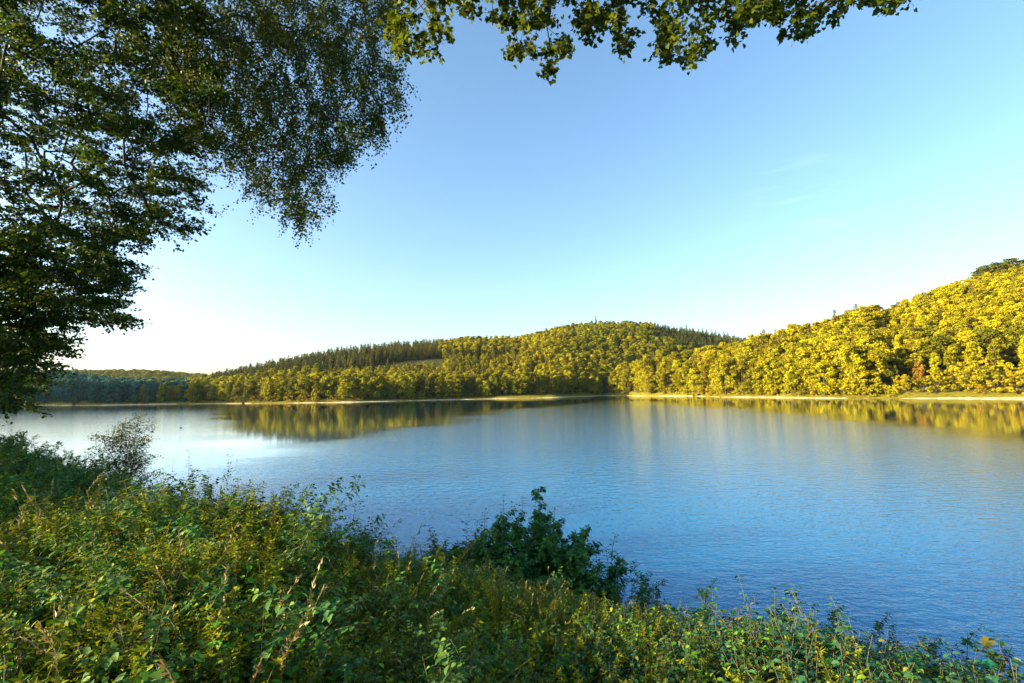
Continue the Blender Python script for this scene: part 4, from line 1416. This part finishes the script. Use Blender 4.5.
def flat_spray(per, reach, thick, size, wid, down=0.0, sag=.25):
    """leaves on short side twigs lying in flat layers"""
    def f(nodes, parent, ends, lb, base):
        Ps, As, Ns, S = [], [], [], []
        for e in ends:
            p, q = nodes[e], nodes[parent[e]]
            d = unit(p - q) * [1, 1, .3]
            for k in range(5):
                t = unit(d + rng.normal(size=3) * [.9, .9, .25] + [0, 0, -down])
                l = reach * rng.uniform(.5, 1.2)
                end = p + t * l + [0, 0, -sag * l * .4]
                lb.segs((p - base)[None], (end - base)[None], .0026, .0012, 3)
                m_ = per // 5
                s = rng.random(m_) ** .7
                P = p + (end - p) * s[:, None] + rng.normal(size=(m_, 3)) * [.05, .05, thick]
                Ps.append(P)
                As.append(unit(t + rng.normal(size=(m_, 3)) * .7 + [0, 0, -.25]))
                Ns.append(np.array([0, 0, 1.]) + rng.normal(size=(m_, 3)) * .55)
        P = np.concatenate(Ps)
        return P, np.concatenate(As), np.concatenate(Ns), size * rng.uniform(.6, 1.2, len(P)), wid
    return f

def hanging_spray(per, drop, size, wid):
    """thin hanging twigs with small leaves"""
    def f(nodes, parent, ends, lb, base):
        Ps, As, Ns = [], [], []
        for e in ends:
            p = nodes[e]
            for k in range(3):
                l = drop * rng.uniform(.5, 1.3)
                dv = np.array([rng.normal() * .35, rng.normal() * .35, -1.0])
                end = p + dv * l
                mid = (p + end) / 2 + np.array([dv[0], dv[1], .2]) * .15 * l
                lb.segs(np.array([p, mid]) - base, np.array([mid, end]) - base, .002, .001, 3)
                m_ = per // 3
                s = rng.random(m_)[:, None]
                P = p * (1 - s) ** 2 + 2 * mid * s * (1 - s) + end * s * s + rng.normal(size=(m_, 3)) * .055
                Ps.append(P)
                As.append(rng.normal(size=(m_, 3)) * .7 + [0, 0, -.7])
                Ns.append(rdir(m_))
        P = np.concatenate(Ps)
        return P, np.concatenate(As), np.concatenate(Ns), size * rng.uniform(.6, 1.2, len(P)), wid
    return f

rng = np.random.default_rng(31)
POLY_A = [(-150, -110), (150, -110), (205, 40), (215, 120), (205, 190), (188, 240), (140, 232), (112, 250), (138, 270), (132, 285), (110, 300), (132, 316), (122, 326), (92, 314), (66, 326),
          (58, 352), (40, 380), (26, 402), (-60, 415), (-150, 420)]
POLY_B = [(150, -90), (400, -90), (402, 60), (398, 95), (388, 120), (362, 135), (350, 150), (325, 172), (335, 195), (325, 205), (300, 215), (285, 218), (262, 195), (245, 165), (212, 160), (175, 120)]
POLY_M = [(390, -90), (392, 10), (405, 52), (430, 45), (450, 18), (475, 10), (492, 20), (504, 48), (528, 36), (550, 62), (562, 42), (578, 20), (600, 34), (628, 36), (643, 8), (660, 34), (684, 54),
          (700, 44), (722, 38), (742, 18), (765, 12), (790, 26), (815, 22), (830, 4), (850, 8), (880, 2), (905, -6), (930, -90)]
LOWER_A = [(-60, 215), (180, 225), (112, 250), (138, 270), (132, 285), (110, 300), (132, 316), (122, 326), (92, 314), (66, 326), (58, 352), (40, 380), (26, 402), (-60, 415)]
tipsA = np.concatenate([fill(POLY_A, 1350, 7.5, 15), fill(LOWER_A, 260, 8, 13)])
def W3(px_, py_, d_):
    return unproject(np.array(px_), np.array(py_), np.array(d_))
zA = ground_at(-16, 6.5)
canopy_tree('beech_tree', 'beech with dark layered boughs reaching in from the left edge', [(-16, 6.5, zA - .3), (-15.9, 6.5, zA + 1), (-15.6, 6.6, zA + 4), (-15.4, 6.7, zA + 8), (-15.3, 6.6, zA + 13), (-15, 6.6, zA + 18)],
            [.62, .45, .40, .34, .24, .08],
            [(2, [W3(-150, 330, 11), W3(20, 270, 11), W3(120, 285, 10.5)]), (3, [W3(-120, 180, 11.5), W3(60, 205, 11), W3(170, 225, 11)]), (3, [W3(-160, 60, 12), W3(30, 110, 11), W3(170, 150, 11)]),
             (4, [W3(-100, -100, 13), W3(80, 10, 12.5), W3(170, 60, 12)]), (2, [W3(-160, 390, 12), W3(0, 360, 11)])],
            tipsA, M_BEECH, T_SMALL, M_DARKBARK, flat_spray(170, .45, .025, .064, 1.25), .004, .47)
tipsB = fill(POLY_B, 1150, 9.5, 14)
zB = ground_at(-9.5, -1.5)
canopy_tree('birch_tree', 'birch with fine hanging foliage filling the upper left of the sky', [(-9.5, -1.5, zB - .3), (-9.4, -1.4, zB + 1.5), (-9.0, -1.0, zB + 6), (-8.4, -.4, zB + 11), (-8, .2, zB + 16), (-7.8, .5, zB + 20)],
            [.42, .32, .28, .22, .14, .04],
            [(3, [W3(60, -160, 11), W3(170, 20, 11.5), W3(205, 95, 11.5), W3(214, 130, 11.5)]), (4, [W3(150, -200, 12), W3(300, 0, 12), W3(345, 110, 12)]), (4, [W3(250, -220, 11), W3(380, -40, 11), W3(385, 60, 11)])],
            tipsB, M_BIRCH, T_SMALL, M_DARKBARK, hanging_spray(110, .55, .055, 1.45), .003, .47)
tipsM = fill([(a, b + (6 if b < 30 else 13) * (b > -50)) for a, b in POLY_M], 520, 6.0, 8.5)
zM = ground_at(2.5, -4.5)
canopy_tree('maple_tree', 'maple with lobed leaves hanging from the top edge of the picture', [(2.5, -4.5, zM - .3), (2.5, -4.4, zM + 1.5), (2.4, -4.1, zM + 5), (2.3, -3.7, zM + 9), (2.2, -3.4, zM + 13)],
            [.40, .30, .26, .18, .04],
            [(3, [W3(560, -400, 4.5), W3(520, -110, 6.8), W3(530, 10, 7)]), (3, [W3(700, -420, 4.5), W3(690, -110, 6.8), W3(690, 10, 7)]), (3, [W3(780, -400, 4.5), W3(800, -90, 6.8), W3(860, -10, 7)]),
             (3, [W3(480, -380, 4.5), W3(440, -90, 6.8), W3(430, 10, 7)])],
            tipsM, M_MAPLE, T_MAPLE, M_DARKBARK, flat_spray(40, .15, .04, .070, 1.0, .35, .5), .003)

# ------------------------------------------------------------------ a duck far out on the calm water
def duck():
    x, Y = (183 - 512) / F * 118, 118
    bd = Build()
    s = np.linspace(-1, 1, 11)
    prof = np.sqrt(np.maximum(1 - s ** 2, .02))
    bd.tube(np.stack([s * .27, 0 * s, .055 + .10 * np.maximum(-s - .5, 0) ** 1.2], -1), .12 * prof, 10)
    bd.tube(np.array([(.18, 0, .08), (.23, 0, .17), (.25, 0, .24), (.28, 0, .27), (.32, 0, .27)]), [.06, .042, .045, .055, .03], 8)
    mt, nt, out = new_mat('duck_feathers')
    p = nt.nodes.new('ShaderNodeBsdfPrincipled')
    p.inputs['Base Color'].default_value = (.035, .028, .02, 1)
    p.inputs['Roughness'].default_value = .7
    nt.links.new(p.outputs[0], out.inputs[0])
    mb_, nt2, out2 = new_mat('duck_bill_horn')
    p2 = nt2.nodes.new('ShaderNodeBsdfPrincipled')
    p2.inputs['Base Color'].default_value = (.25, .16, .03, 1)
    nt2.links.new(p2.outputs[0], out2.inputs[0])
    o = thing('duck', 'small dark duck swimming alone on the calm water', 'duck', (x, Y, 0), rz=.5)
    link('body', bd.mesh('body', [mt]), o)
    bb = Build()
    bb.tube(np.array([(.325, 0, .265), (.36, 0, .26), (.385, 0, .257)]), [.022, .018, .008], 6)
    link('bill', bb.mesh('bill', [mb_]), o)
duck()

# ------------------------------------------------------------------ the evening air
def haze(density=.00002):
    mt, nt, out = new_mat('haze')
    v = nt.nodes.new('ShaderNodeVolumePrincipled')
    v.inputs['Color'].default_value = (.62, .82, 1.0, 1)
    v.inputs['Density'].default_value = density
    v.inputs['Anisotropy'].default_value = .1
    nt.links.new(v.outputs[0], out.inputs['Volume'])
    a, c = np.array([-4050.0, -4050, -9]), np.array([4050.0, 4050, 300])
    P = np.array([[(a, c)[i][0], (a, c)[j][1], (a, c)[k][2]] for k in (0, 1) for j in (0, 1) for i in (0, 1)])
    q = np.array([(0, 2, 3, 1), (4, 5, 7, 6), (0, 1, 5, 4), (2, 6, 7, 3), (0, 4, 6, 2), (1, 3, 7, 5)])
    link('haze', mesh_from('haze', P, [q], [mt], smooth=False), kind='stuff')
haze()
